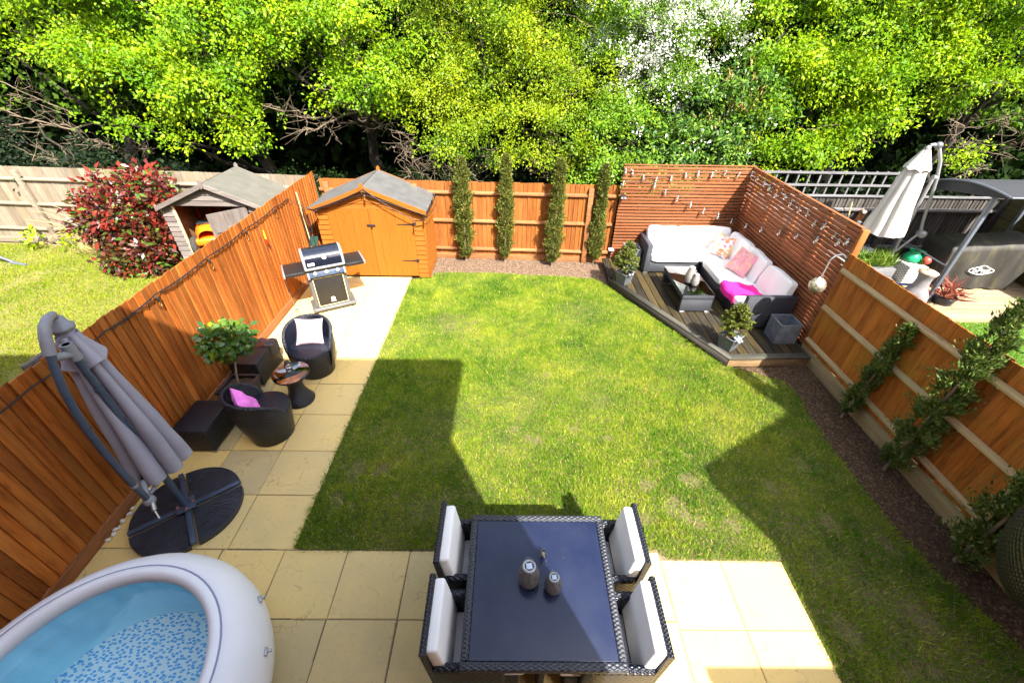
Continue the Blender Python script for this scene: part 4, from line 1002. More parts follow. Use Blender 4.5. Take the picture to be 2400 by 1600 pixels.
for x in (-.18, 0, .18):
    kb = MB().lathe([(.036, 0), (.038, .006), (.030, .010), (.030, .016)], (0, 0, 0), 20).build('knob_ring', M['steel'], t, TP @ Tm((x, -.013, -.005), (R(90), 0, 0)))
    MB().lathe([(.026, .015), (.025, .040), (.020, .044), (.001, .044)], (0, 0, 0), 18).rbox((-.005, -.022, .043), (.005, .022, .052), .002).build('knob', M['white_paint'], kb)
text_obj('spirit', .030, 'panel_print', M['white_paint'], t, TP @ Tm((.19, -.0135, .053), (R(90), 0, 0)))
for s_ in (-1, 1):
    tb = MB().rbox((min(s_*.33, s_*.625), -.235, .795), (max(s_*.33, s_*.625), .215, .852), .006).build('side_table', M['charcoal'], t)
    MB().rbox((min(s_*.626, s_*.655), -.24, .79), (max(s_*.626, s_*.655), .22, .856), .01).build('table_end', M['silver_paint'], t)
MB().rbox((-.33, -.215, .80), (.33, .215, .862), .012).build('firebox', M['black'], t)
def lidp(k):   # lid section, front to back
    a = math.pi*k; return (-.235*math.cos(a)*(1 if a < math.pi/2 else .93), .868+.285*math.sin(a)**.62)
NL = 18
mb = MB(); mb.grid(lambda u, v: (-.285+.57*u, lidp(v)[0], lidp(v)[1]), 4, NL)
lid = mb.build('lid', M['enamel'], t)
for s_ in (-1, 1):
    e = MB(); x0, x1 = s_*.283, s_*.322
    e.grid(lambda u, v: (x0+(x1-x0)*u, lidp(v)[0]*1.02, lidp(v)[1]+.006-.02*u), 2, NL)
    pr = [(x1, lidp(k/NL)[0]*1.02, lidp(k/NL)[1]-.014) for k in range(NL+1)]
    e.add(pr, [tuple(range(NL+1)), tuple(range(NL, -1, -1))]); e.build('lid_end', M['silver_paint'], t)
MB().rbox((-.32, -.262, .858), (.32, -.225, .895), .012).build('lid_handle', M['silver_paint'], t)
TG = Tm((0.02, -.212, 1.035), (R(62), 0, 0))
MB().lathe([(.034, 0), (.034, .008), (.028, .012), (.001, .012)], (0, 0, 0), 20).build('thermometer', M['white_paint'], lid, TG)
bd = MB().rbox((-.052, -.022, -.003), (.052, .022, .003), .004).build('badge', M['white_paint'], lid, Tm((-.205, -.2375, .955), (R(76), 0, 0)))
text_obj('weber', .034, 'badge_print', M['black'], lid, Tm((-.205, -.2412, .956), (R(76), 0, 0)))
t = thing('grill_brush', 'long-handled grill brush hanging under the left barbecue table', 'brush', (-3.66, 6.19, .78), R(28))
MB().tube([(0, 0, 0), (.01, -.01, -.22)], .010, 8).build('handle', M['black'], t)
MB().tube([(.01, -.01, -.20), (.03, -.02, -.52)], .007, 8).build('shaft', M['steel'], t)
MB().rbox((.005, -.04, -.62), (.065, 0, -.51), .006).build('head', M['steel'], t)
MB().rbox((.025, -.05, -.70), (.06, -.02, -.62), .004).build('bristles', M['cane'], t)

# ------------------------------------------------------------------ festoon lights
def bulb_mesh():
    mb = MB(); mb.lathe([(.008, .0), (.013, -.005), (.014, -.055), (.011, -.062)], (0, 0, 0), 10, 0)
    mb.lathe([(.010, -.060), (.016, -.075), (.022, -.105), (.019, -.13), (.009, -.15), (.001, -.152)], (0, 0, 0), 12, 1, cap=False)
    mb.tube([(0, 0, -.065), (.003, 0, -.12)], .0035, 5, 2); return mb.mesh('bulb', [M['black'], M['bulb_amber'], M['yellow']])
BM = bulb_mesh()
def droop(P, sag, n=8):
    out = []
    for a, b_ in zip(P, P[1:]):
        a, b_ = Vector(a), Vector(b_)
        for i in range(n): k = i/n; q = a.lerp(b_, k); q.z -= sag*4*k*(1-k); out.append(q)
    out.append(Vector(P[-1])); return out
t = thing('festoon_lights', 'black festoon cable with amber bulbs along the fence and round the orange shed', 'string lights')
cp_ = [(-3.925, .9, 1.69), (-3.925, 1.9, 1.69), (-3.925, 2.6, 1.68), (-3.925, 3.4, 1.69), (-3.925, 4.13, 1.69), (-3.925, 5.12, 1.68), (-3.925, 6.09, 1.68), (-3.925, 7.05, 1.68), (-3.925, 7.56, 1.66), (-3.66, 7.66, 1.46), (-3.52, 7.66, 1.46), (-2.60, 7.66, 1.81)]
MB().tube(droop(cp_, .02), .007, 6).tube(droop([(-2.60, 7.66, 1.81), (-1.76, 7.655, 1.275), (-1.52, 7.66, 1.33)], .04), .007, 6).tube(droop([(-3.60, 7.665, 1.40), (-2.64, 7.665, 1.73), (-1.56, 7.665, 1.36)], .0), .006, 6).tube(droop([(-1.52, 7.66, 1.33), (-1.46, 8.3, 1.36)], .03), .006, 6).build('cable', M['black'], t)
# zig-zag twist hanging under the cable
zz = []
for a, b_ in ((4.2, 5.06), (5.2, 6.03), (6.15, 7.0), (7.1, 7.5), (3.45, 4.05)):
    n = int((b_-a)/.05)
    zz.append([(-3.92, a+(b_-a)*i/n, 1.685-.02*math.sin(math.pi*i/n)-(.022 if i % 2 else .0)) for i in range(n+1)])
mb = MB()
for z in zz: mb.tube(z, .005, 5)
mb.build('twist', M['black'], t)
for p in [(-3.92, 4.13, 1.66), (-3.92, 5.12, 1.65), (-3.92, 6.09, 1.65), (-3.92, 7.05, 1.65), (-3.92, 1.9, 1.66), (-3.52, 7.645, 1.44), (-2.58, 7.645, 1.785), (-1.75, 7.64, 1.245), (-1.555, 7.64, 1.38), (-1.47, 8.2, 1.60)]:
    o = link('bulb', BM, t); o.location = p; o.rotation_euler = (R(rnd.uniform(-6, 6)), R(rnd.uniform(2, 10)), 0)

t = thing('fence_ornament', 'yellow and red hanging float ornament on the long orange fence', 'ornament', (-3.93, 6.52, 1.30))
MB().lathe([(.003, .02), (.014, .05), (.013, .12), (.004, .19)], (0, 0, 0), 10).build('yellow_tip', M['yellow'], t)
MB().lathe([(.003, -.06), (.012, -.03), (.014, .03), (.010, .05)], (0, 0, 0), 10).build('red_body', M['red_paint'], t)
MB().lathe([(.002, -.16), (.010, -.10), (.008, -.05)], (0, .03, 0), 10).build('dark_tail', M['black'], t)
tag(MB().tube([(-3.88, 7.87, .2), (-3.905, 7.87, 1.68)], .014, 6).build('bamboo_cane', M['cane']), 'pale cane leaning upright on the fence by the orange shed', 'cane')
t = thing('folded_garden_frame', 'bundle of black poles and dark green netting wedged between fence and orange shed', 'folded frame', (-3.78, 7.78, 0))
for k, (x, y, dx) in enumerate([(-.07, 0, .02), (-.03, .03, .03), (.01, -.02, .05), (.05, .02, .05), (.08, 0, .07)]):
    MB().tube([(x, y, 0), (x-dx, y-.02, 1.35+.04*(k % 3))], .010, 6).build('pole', M['black_plastic'], t)
MB().grid(lambda u, v: (-.06+.16*u+.02*math.sin(14*v), -.05+.02*math.sin(12*u+9*v), .05+.85*v), 10, 20).build('netting', M['net_green'], t)

# ------------------------------------------------------------------ dining set
t = thing('dining_table', 'square black rattan dining table with dark glass top tinted as reflected sky', 'dining table', (0.255, 1.54, 0))
h = .555; fr = MB()
for a, b_ in (((-h, -h), (h, -h+.055)), ((-h, h-.055), (h, h)), ((-h, -h+.055), (-h+.055, h-.055)), ((h-.055, -h+.055), (h, h-.055))): fr.rbox((a[0], a[1], .685), (b_[0], b_[1], .74), .012)
fr.build('frame', M['rattan_grey'], t)
def tabglass():
    mt, t_, b = newmat('tabletop')
    v = coord(t_); n = noise(t_, v, 3.0, 5); n2 = noise(t_, v, 60, 4, .7)
    sp = N(t_, 'TexVoronoi'); sp.inputs['Scale'].default_value = 26; L(t_, v, sp.inputs['Vector'])
    dust = ramp(t_, sp.outputs['Distance'], [(.02, (1, 1, 1)), (.05, (0, 0, 0))])
    c = mix(t_, ramp(t_, n, [(.35, (0, 0, 0)), (.75, (1, 1, 1))]), (0.006, 0.010, 0.036), (0.018, 0.024, 0.050))  # blue of the reflected sky put into the base colour
    c = mix(t_, mth(t_, 'MULTIPLY', dust, ramp(t_, n2, [(.5, (0, 0, 0)), (.6, (1, 1, 1))])), c, (.35, .35, .36))
    L(t_, c, b.inputs['Base Color']); b.inputs['IOR'].default_value = 1.52
    L(t_, ramp(t_, n2, [(.3, (.10, .10, .10)), (.8, (.26, .26, .26))]), b.inputs['Roughness']); return mt
M['tabletop'] = tabglass()
MB().rbox((-h+.056, -h+.056, .70), (h-.056, h-.056, .733), .003).build('glass_top', M['tabletop'], t)
for sx in (-1, 1):
    for sy in (-1, 1): MB().rbox((sx*.33-.03, sy*.33-.03, 0), (sx*.33+.03, sy*.33+.03, .684), .005).build('leg', M['rattan'], t)
MB().rbox((-.02, -.50, .0), (.02, .50, .60), .004).build('centre_panel', M['rattan'], t)

def cube_chair(label, loc, rz, group='white-cushioned cube dining chairs'):
    t = thing('dining_chair', label, 'dining chair', loc, rz, group)
    # local: +x into the table, back at x=0
    MB().add([(.03, -.255, 0), (.075, -.255, 0), (.075, .255, 0), (.03, .255, 0), (-.045, -.25, .90), (-.005, -.25, .905), (-.005, .25, .905), (-.045, .25, .90)],
             [(0, 3, 2, 1), (4, 5, 6, 7), (0, 1, 5, 4), (1, 2, 6, 5), (2, 3, 7, 6), (3, 0, 4, 7)]).tube([(-.025, -.25, .902), (-.025, .25, .902)], .024, 8).build('backrest', M['rattan'], t)
    for y0, y1 in ((-.262, -.205), (.205, .262)):
        MB().rbox((.02, y0, 0), (.50, y1, .645), .014).tube([(.03, (y0+y1)/2, .645), (.49, (y0+y1)/2, .645)], .031, 8).build('arm', M['rattan'], t)
    MB().rbox((.07, -.204, .02), (.60, .204, .36), .01).build('seat_box', M['rattan'], t)
    MB().rbox((.12, -.20, .361), (.645, .20, .43), .022, 0, None, 3).build('seat_cushion', M['cushion_seat'], t)
    T = Tm((.055, 0, .665), (0, R(-7.5), 0))
    MB().rbox((-.045, -.232, -.235), (.045, .232, .245), .022, 0, None, 3).build('back_cushion', M['cushion'], t, T)
    return t
c1 = cube_chair('white-cushioned cube chair left of the dining table, nearest the lawn', (-.50, 1.845, 0), 0)
dup(c1, (-.505, 1.262, 0), R(.6), 'white-cushioned cube chair left of the dining table, nearest the hot tub')
dup(c1, (1.035, 1.845, 0), R(180), 'white-cushioned cube chair right of the dining table, beside the lawn edge')
dup(c1, (1.03, 1.255, 0), R(179.3), 'white-cushioned cube chair right of the dining table, beside the sunlit slabs')

def lantern(name, label, cat, loc, hgt, rad, mt, wire=True, group=None):
    t = thing(name, label, cat, loc, 0, group)
    pr = [(rad*.55, 0), (rad*.82, hgt*.08), (rad, hgt*.34), (rad*.93, hgt*.55), (rad*.70, hgt*.80), (rad*.56, hgt*.93)]
    mb = MB(); n = 30
    # pierced shell: ribs that bulge in and out
    mb.grid(lambda u, v: (lambda r, z: (r*(1+.035*math.sin(u*2*math.pi*15)*math.sin(v*22))*math.cos(2*math.pi*u), r*(1+.035*math.sin(u*2*math.pi*15)*math.sin(v*22))*math.sin(2*math.pi*u), z))(*interp(pr, v)), 60, 24)
    mb.build('body', mt, t)
    MB().lathe([(rad*.50, hgt*.90), (rad*.60, hgt*.93), (rad*.60, hgt*.98), (rad*.52, hgt), (rad*.42, hgt*.99), (rad*.40, hgt*.975)], (0, 0, 0), 24, cap=False).build('collar', M['zinc'], t)
    MB().lathe([(rad*.42, hgt*.97), (.001, hgt*.97)], (0, 0, 0), 20, cap=False).build('lid', M['black'], t)
    MB().rbox((-rad*.26, -rad*.26, hgt*.975), (rad*.26, rad*.26, hgt*.985), .001).build('solar_cell', M['solar'], t, Tm((0, 0, 0), (0, 0, .1)))
    if wire:
        q = rad*.56
        MB().tube([(-q, 0, hgt*.95), (-q*.98, q*.5, hgt*1.0), (-q*.2, q*1.25, hgt*1.03), (q*.7, q*.85, hgt*1.01), (q, 0, hgt*.95)], .0035, 6).build('wire_handle', M['lead'], t)
    return t
def interp(pr, v):
    k = v*(len(pr)-1); i = min(int(k), len(pr)-2); f = k-i
    p0 = pr[max(i-1, 0)]; p1, p2 = pr[i], pr[i+1]; p3 = pr[min(i+2, len(pr)-1)]
    cr = lambda a, b_, c, d: .5*((2*b_)+(-a+c)*f+(2*a-5*b_+4*c-d)*f*f+(-a+3*b_-3*c+d)*f**3)
    return cr(p0[0], p1[0], p2[0], p3[0]), cr(p0[1], p1[1], p2[1], p3[1])
lantern('table_lantern', 'larger pierced metal solar lantern on the dining table', 'lantern', (.165, 1.545, .742), .235, .083, M['lantern_dark'])
lantern('table_lantern', 'smaller pierced metal solar lantern on the dining table', 'lantern', (.345, 1.49, .742), .19, .064, M['lantern_dark'])
t = thing('glass_bauble', 'tiny ribbed glass tealight holder on the dining table behind the lanterns', 'tealight holder', (.288, 1.735, .742))
MB().lathe([(.014, 0), (.026, .015), (.030, .04), (.024, .068), (.012, .082)], (0, 0, 0), 16, cap=False).build('glass', M['bulb'], t)
MB().lathe([(.012, .01), (.014, .05), (.001, .055)], (0, 0, 0), 10).build('candle', M['lantern'], t)
for k in range(5):
    a = k*72; MB().tube([(.027*math.cos(R(a)), .027*math.sin(R(a)), .01), (.032*math.cos(R(a)), .032*math.sin(R(a)), .04), (.012*math.cos(R(a)), .012*math.sin(R(a)), .085)], .0022, 5).build('rib', M['steel'], t)

# ------------------------------------------------------------------ deck sofa
z0 = ZD
sf = thing('corner_sofa', 'black rattan corner sofa on the deck with thick white cushions', 'sofa', (0, 0, z0))
MB().rbox((2.70, 7.815, .03), (3.80, 8.40, .25), .01).build('seat_frame', M['rattan_grey'], sf)
MB().rbox((3.80, 5.93, .03), (4.48, 8.40, .25), .01).build('seat_frame', M['rattan'], sf)
MB().rbox((2.69, 7.81, .03), (2.80, 8.40, .60), .016).build('arm', M['rattan_grey'], sf)
MB().rbox((3.765, 5.825, .03), (4.55, 5.925, .60), .016).build('arm', M['rattan_grey'], sf)
MB().rbox((2.70, 8.40, .03), (4.56, 8.49, .60), .012).build('back_frame', M['rattan'], sf)
MB().rbox((4.485, 5.93, .03), (4.57, 8.40, .60), .012).build('back_frame', M['rattan'], sf)
for x, y in ((2.70, 7.82), (3.75, 5.83), (4.45, 5.83)): MB().rbox((x, y, 0), (x+.09, y+.03, .03), .003).build('foot', M['steel'], sf)
for x0, x1 in ((2.80, 3.79),):
    MB().cushion((x1-x0, .62, .15), 9, .10, 0, Tm(((x0+x1)/2, 8.08, .325)), 9, .012, 2).build('seat_cushion', M['cushion'], sf)
MB().cushion((.70, .66, .15), 9, .10, 0, Tm((4.125, 8.06, .325)), 9, .012, 4).build('seat_cushion', M['cushion'], sf)
for y0, y1 in ((6.83, 7.72), (5.93, 6.82)):
    MB().cushion((.70, y1-y0, .15), 9, .10, 0, Tm((4.115, (y0+y1)/2, .325)), 9, .012, int(y0*10)).build('seat_cushion', M['cushion'], sf)
for k, x in enumerate((3.10, 3.70, 4.20)):
    MB().cushion((.62 if k < 2 else .52, .46, .17), 8, .16, 0, Tm((x, 8.30, .57), (R(74), 0, R((-2, 1, -7)[k]))), 10, .035, 20+k).build('back_cushion', M['cushion'], sf)
for k, y in enumerate((7.72, 7.03, 6.27)):
    MB().cushion((.50, .72, .17), 8, .16, 0, Tm((4.40, y, .565), (0, R(-74), R((3, -2, 2)[k]))), 10, .035, 30+k).build('back_cushion', M['cushion'], sf)

def floral(name, base, cols, scale):
    mt, t_, b = newmat(name); v = coord(t_)
    vo = N(t_, 'TexVoronoi'); vo.inputs['Scale'].default_value = scale; L(t_, v, vo.inputs['Vector'])
    nz = noise(t_, v, scale*1.3, 4); nz2 = noise(t_, v, scale*2.2, 5)
    r_ = ramp(t_, N(t_, 'SeparateColor').outputs[0] if False else vo.outputs['Color'], [(0.15+.7*i/(len(cols)-1), c) for i, c in enumerate(cols)])
    k = ramp(t_, nz, [(.46, (0, 0, 0)), (.52, (1, 1, 1))])
    c = mix(t_, k, base, r_)
    c = mix(t_, mth(t_, 'MULTIPLY', ramp(t_, nz2, [(.60, (0, 0, 0)), (.64, (1, 1, 1))]), .6), c, (.30, .16, .06))
    L(t_, c, b.inputs['Base Color']); b.inputs['Roughness'].default_value = .85; return mt
M['floral_white'] = floral('floral_white', (.82, .78, .76), ((.85, .30, .03), (.80, .12, .35), (.85, .55, .10), (.82, .78, .74), (.60, .25, .45)), 11)
M['floral_pink'] = floral('floral_pink', (.80, .33, .42), ((.80, .38, .22), (.82, .52, .30), (.78, .26, .38), (.75, .55, .40)), 13)
tag(MB().pillow(.44, .44, .17, 0, None, 18, 41).build('scatter_cushion', M['floral_white'], None, Tm((4.16, 7.86, z0+.585), (R(58), R(10), R(-42)))), 'white cushion with orange and pink flowers in the sofa corner', 'cushion')
tag(MB().pillow(.46, .46, .15, 0, None, 18, 42).build('scatter_cushion', M['floral_pink'], None, Tm((4.21, 7.10, z0+.60), (R(8), R(-58), R(14)))), 'pink cushion with a tree print leaning on the right sofa cushions', 'cushion')
def throwf(u, v):
    s_ = u*.62; y = 6.16+.55*v+.05*math.sin(5*u)
    if s_ < .13: x = 3.745-.012; z = .27+s_*.98; 
    else: x = 3.745+(s_-.13); z = .408+.006
    z += .014*abs(math.sin(7*v+3*u))*(1 if s_ > .13 else .3)+.008*math.sin(15*u+4*v)
    x += .015*math.sin(8*v)*(u < .3)
    return (x-.0*v, y-.10*u*(v-.2), z)
th = MB(); th.grid(throwf, 22, 20); th.grid(lambda u, v: tuple(Vector(throwf(u, 1-v))+Vector((-.006 if u < .2 else 0, 0, -.012 if u >= .2 else 0))), 22, 20)
tag(th.build('throw_blanket', M['throw'], None, Tm((0, 0, z0))), 'hot pink throw blanket spread over the sofa seat', 'blanket')

t = thing('coffee_table', 'low rattan coffee table with glass top on the deck', 'coffee table', (3.22, 6.865, z0))
MB().rbox((-.272, -.545, .26), (.272, .545, .345), .008).build('top_frame', M['rattan_grey'], t)
MB().rbox((-.276, -.549, .347), (.276, .549, .356), .002).build('glass_top', M['glass_table'], t)
for s_ in (-1, 1):
    MB().rbox((-.268, s_*.51-.03, .03), (.268, s_*.51+.03, .259), .006).build('end_panel', M['rattan_grey'], t)
    for x in (-.26, .17): MB().rbox((x, s_*.515-.03, 0), (x+.09, s_*.515+.03, .029), .003).build('foot', M['steel'], t)
MB().rbox((-.02, -.47, .05), (.0, .47, .12), .004).build('stretcher', M['rattan'], t)
lantern('deck_lantern', 'taller silver pierced lantern on the glass coffee table', 'lantern', (3.185, 6.77, z0+.358), .30, .085, M['lantern'], False)
lantern('deck_lantern', 'shorter silver pierced lantern in front on the coffee table', 'lantern', (3.25, 6.66, z0+.358), .215, .065, M['lantern'], False)

def open_box(name, label, loc, wx, wy, h, tk, mt, fill, rz=0, cat='planter', taper=0.0):
    t = thing(name, label, cat, loc, rz); a, b_ = wx/2, wy/2; a2, b2 = a-taper, b_-taper
    P = lambda x, y, z: (x, y, z)
    vs = [P(-a2, -b2, 0), P(a2, -b2, 0), P(a2, b2, 0), P(-a2, b2, 0), P(-a, -b_, h), P(a, -b_, h), P(a, b_, h), P(-a, b_, h),
          P(-a+tk, -b_+tk, h), P(a-tk, -b_+tk, h), P(a-tk, b_-tk, h), P(-a+tk, b_-tk, h), P(-a2+tk, -b2+tk, fill), P(a2-tk, -b2+tk, fill), P(a2-tk, b2-tk, fill), P(-a2+tk, b2-tk, fill)]
    fs = [(0, 3, 2, 1), (0, 1, 5, 4), (1, 2, 6, 5), (2, 3, 7, 6), (3, 0, 4, 7), (4, 5, 9, 8), (5, 6, 10, 9), (6, 7, 11, 10), (7, 4, 8, 11), (8, 9, 13, 12), (9, 10, 14, 13), (10, 11, 15, 14), (11, 8, 12, 15)]
    MB().add(vs, fs).build('box', mt, t); k = tk*.9
    MB().tube([(-a, -b_, h), (a, -b_, h), (a, b_, h), (-a, b_, h), (-a, -b_, h)], .006, 6).build('rim', M['lead_edge'], t)
    MB().grid(lambda u, v: ((-a2+k)+(2*a2-2*k)*u, (-b2+k)+(2*b2-2*k)*v, fill+.008*math.sin(8*u)*math.sin(9*v)+.004), 6, 6).build('soil_fill', M['compost'], t)
    return t
open_box('square_planter', 'empty slate-grey square planter beside the sofa arm near the screen post', (4.335, 5.585, z0), .335, .32, .345, .016, M['slate_planter'], .10)
open_box('square_planter', 'dark square planter standing behind the left sofa arm', (2.50, 8.20, z0), .30, .33, .40, .016, M['slate_planter'], .2)

def fir(loc, rz, label, hgt, rad, seed, mt, lead=True):
    r2 = np.random.default_rng(seed)
    t = open_box('potted_conifer', label, loc, .26, .26, .235, .014, M['lead'], .20, rz, 'potted conifer', .035)
    MB().tube([(0, 0, .19), (.0, 0, .5), (.01, 0, hgt)], [.012, .009, .003], 6).build('stem', M['bark_dark'], t)
    P = []; D = []
    for i in range(150):
        k = r2.uniform(0, 1)**.8; z = .24+(hgt-.30)*k; rr = rad*(1-k)**.75*r2.uniform(.75, 1.1)+.02; a = r2.uniform(0, 6.283)
        e = np.array([math.cos(a)*rr, math.sin(a)*rr, rr*.35+.02]); n = 5+int(rr*70)
        for q in np.linspace(.25, 1, n):
            for s_ in range(4):
                P.append(np.array([0, 0, z])+e*q); D.append(e/np.linalg.norm(e)*.8+r2.normal(size=3)*.75)
    V = leaves(np.array(P), np.array(D), .034, .32, .2); quads('foliage', V, mt, t)
    return t
fir((2.21, 7.40, z0), R(39), 'potted bright green conifer at the left corner of the deck', .88, .26, 1, M['fir_leaf'])
fir((3.39, 5.32, z0), R(34), 'potted bushy conifer at the front point of the deck', .80, .27, 2, M['fir_leaf'])
def solar_lamp(label, loc, rz, mt, hgt=.25, name='solar_lamp'):
    t = thing(name, label, 'solar light', loc, rz)
    MB().tube([(0, 0, 0), (0, 0, hgt)], .007, 6).build('spike', M['black_plastic'], t)
    MB().rbox((-.05, -.04, hgt), (.05, .04, hgt+.03), .006).build('panel', mt, t, Tm((0, 0, 0), (R(14), 0, 0)))
    for s_ in (-1, 1): MB().lathe([(.014, 0), (.022, .012), (.022, .04), (.001, .042)], (0, 0, 0), 12).build('lamp_head', M['silver_paint'], t, Tm((s_*.03, -.045, hgt-.02), (R(80), 0, 0)))
    return t
solar_lamp('dark solar light poking out of the left conifer pot', (2.255, 7.29, z0+.19), R(20), M['black'], .085)
solar_lamp('pale solar light clipped to the front conifer pot', (3.42, 5.215, z0+.19), R(30), M['solar'], .045)
solar_lamp('twin-headed solar spotlight at the back left edge of the deck', (2.07, 8.28, z0), R(0), M['solar'], .33)
t = solar_lamp('small twin-headed lamp fixed high on the left edge of the slatted screen', (2.21, 8.47, 1.42), 0, M['black'], .08)

# fairy bulbs on the screen
def fairy_mesh():
    mb = MB(); mb.lathe([(.006, 0), (.012, -.004), (.013, -.032), (.010, -.036)], (0, 0, 0), 9, 0)
    mb.lathe([(.010, -.034), (.018, -.05), (.030, -.075), (.030, -.092), (.018, -.112), (.001, -.117)], (0, 0, 0), 12, 1, cap=False)
    mb.ball((0, 0, -.075), .012, 2, 8); return mb.mesh('bulb', [M['zinc'], M['bulb'], M['white_paint']])
FM = fairy_mesh()
def fairy(label, P, cable=True, tilt=12):
    t = thing('fairy_lights', label, 'string lights', (0, 0, 0), 0, 'clear bulb strings on the slatted screen')
    MB().tube(droop(P, .015, 5), .0035, 5).build('cable', M['black'], t)
    for p in P:
        o = link('bulb', FM, t); o.location = (p[0], p[1], p[2]-.004); o.rotation_euler = (R(rnd.uniform(-tilt, tilt)), R(rnd.uniform(-tilt, tilt)), rnd.uniform(0, 6))
    return t
fairy('clear bulbs in a shallow swag along the top of the back screen', [(2.19, 8.49, 2.03), (2.32, 8.49, 2.00), (2.54, 8.48, 1.92), (2.81, 8.48, 1.875), (3.08, 8.48, 1.91), (3.34, 8.48, 1.97), (3.58, 8.48, 2.0), (3.85, 8.48, 1.99), (4.10, 8.48, 2.02), (4.37, 8.48, 1.99), (4.60, 8.47, 2.0)])
fairy('clear bulbs sloping down the back screen and up the right wing', [(2.19, 8.48, 1.80), (2.79, 8.46, 1.78), (3.02, 8.46, 1.655), (3.29, 8.45, 1.545), (3.57, 8.44, 1.43), (3.86, 8.43, 1.31), (4.17, 8.42, 1.21), (4.45, 8.36, 1.13), (4.58, 8.03, 1.16), (4.575, 7.49, 1.30), (4.575, 6.95, 1.455), (4.575, 6.49, 1.575), (4.575, 6.04, 1.705), (4.575, 5.63, 1.835)])
fairy('clear bulbs along the top slats of the right wing', [(4.585, 8.2, 1.99), (4.585, 7.93, 1.99), (4.585, 7.72, 1.98), (4.585, 7.45, 1.93), (4.585, 7.2, 1.98), (4.585, 6.97, 1.94), (4.585, 6.72, 1.92), (4.585, 6.5, 1.94), (4.585, 6.24, 1.88), (4.585, 6.01, 1.92), (4.585, 5.75, 1.88), (4.585, 5.49, 1.90)])

t = thing('hanging_globe_light', 'silver mesh globe hanging from a curved hook on the screen post', 'hanging light', (0, 0, 0))
MB().tube([(4.60, 5.36, 1.58), (4.57, 5.355, 1.66), (4.48, 5.34, 1.73), (4.38, 5.32, 1.72), (4.31, 5.30, 1.66), (4.32, 5.30, 1.64)], .010, 8).build('hook', M['lead'], t)
MB().tube([(4.315, 5.30, 1.65), (4.305, 5.295, 1.42)], .009, 6).build('chain', M['silver_paint'], t)
MB().tube([(4.24, 5.27, 1.36), (4.26, 5.28, 1.40), (4.305, 5.295, 1.43), (4.35, 5.31, 1.40), (4.37, 5.31, 1.36)], .005, 6).build('handle', M['steel'], t)
def globe(u, v):
    a = 2*math.pi*u; th_ = math.pi*v; r = .105*(1+.03*math.sin(a*9)*math.sin(th_*12))
    return (4.30+r*math.sin(th_)*math.cos(a), 5.29+r*math.sin(th_)*math.sin(a), 1.285-r*1.08*math.cos(th_))
MB().grid(globe, 48, 24).build('globe', M['moon'], t)

# ------------------------------------------------------------------ right-hand neighbour
nd = thing('pale_deck', 'pale new timber deck in front of the covered barbecue', 'deck', (0, 0, 0))
for k in range(17):
    y0_ = 6.42+k*.146
    MB().rbox((7.75, y0_, .05), (10.3, y0_+.140, .10), .004).build('deck_board', M['deck_pale'], nd)
MB().rbox((7.70, 6.36, 0), (10.3, 6.41, .098), .004).build('edge_board', M['deck_pale'], nd)
struct(MB().add([(4.75, 6.40, .004), (7.72, 6.40, .004), (7.72, 8.9, .004), (4.75, 8.9, .004)], [(0, 1, 2, 3)]).build('neighbour_paving', M['stone_mat']))
tag(MB().rbox((6.98, 6.42, .005), (7.68, 6.90, .10), .01).build('stone_step', M['stone_mat']), 'pale stone step in front of the chiminea beside the deck', 'step')

# white parasol
yp = 7.80
t = thing('parasol', 'closed white cantilever parasol with grey arm in the right-hand garden', 'parasol', (7.50, yp, .1))
cn = folded_canopy('canopy', M['canopy_white'], t, 2.18, 1.02, .16, .33, 8, 9, .22); cn.location = (-.42, 0, 0)
MB().grid(lambda u, v: ((.05+.15*v)*math.cos(6.2832*u), (.05+.15*v)*math.sin(6.2832*u), 2.46-.30*v+.015*math.cos(6.2832*u*8)), 40, 4).build('canopy_cap', M['canopy_white'], t).location = (-.42, 0, 0)
MB().lathe([(.03, 2.44), (.05, 2.46), (.045, 2.50), (.02, 2.53)], (-.42, 0, 0), 14).build('hub_cap', M['silver_paint'], t)
MB().tube([(.06, 0, .0), (0, 0, .75), (-.04, 0, 2.02)], .028, 12).build('mast', M['silver_paint'], t)
MB().tube([(-.41, 0, 2.53), (-.34, 0, 2.545), (-.22, 0, 2.48), (-.08, 0, 2.28), (.03, 0, 2.0), (.10, 0, 1.75), (.16, 0, 1.5), (.24, 0, 1.2), (.32, 0, 1.0)], .027, 12).tube([(-.06, 0, 2.02), (.03, 0, 2.0)], .038, 12).build('arm', M['silver_paint'], t)
MB().ball((-.26, -.0, 2.53), (.07, .05, .06), 0, 12).build('elbow_knob', M['lead'], t)
MB().tube([(.32, 0, 1.0), (.26, 0, .93), (.04, 0, .62)], .020, 10).build('strut', M['silver_paint'], t)
MB().lathe([(.001, -.06), (.065, -.06), (.07, 0), (.065, .06), (.001, .06)], (0, 0, 0), 18).build('crank_housing', M['silver_paint'], t, Tm((.34, 0, .98), (R(90), 0, 0)))
MB().lathe([(.26, 0), (.27, .05), (.06, .08), (.05, .2)], (.06, 0, 0), 20).build('base', M['plastic_grey'], t)

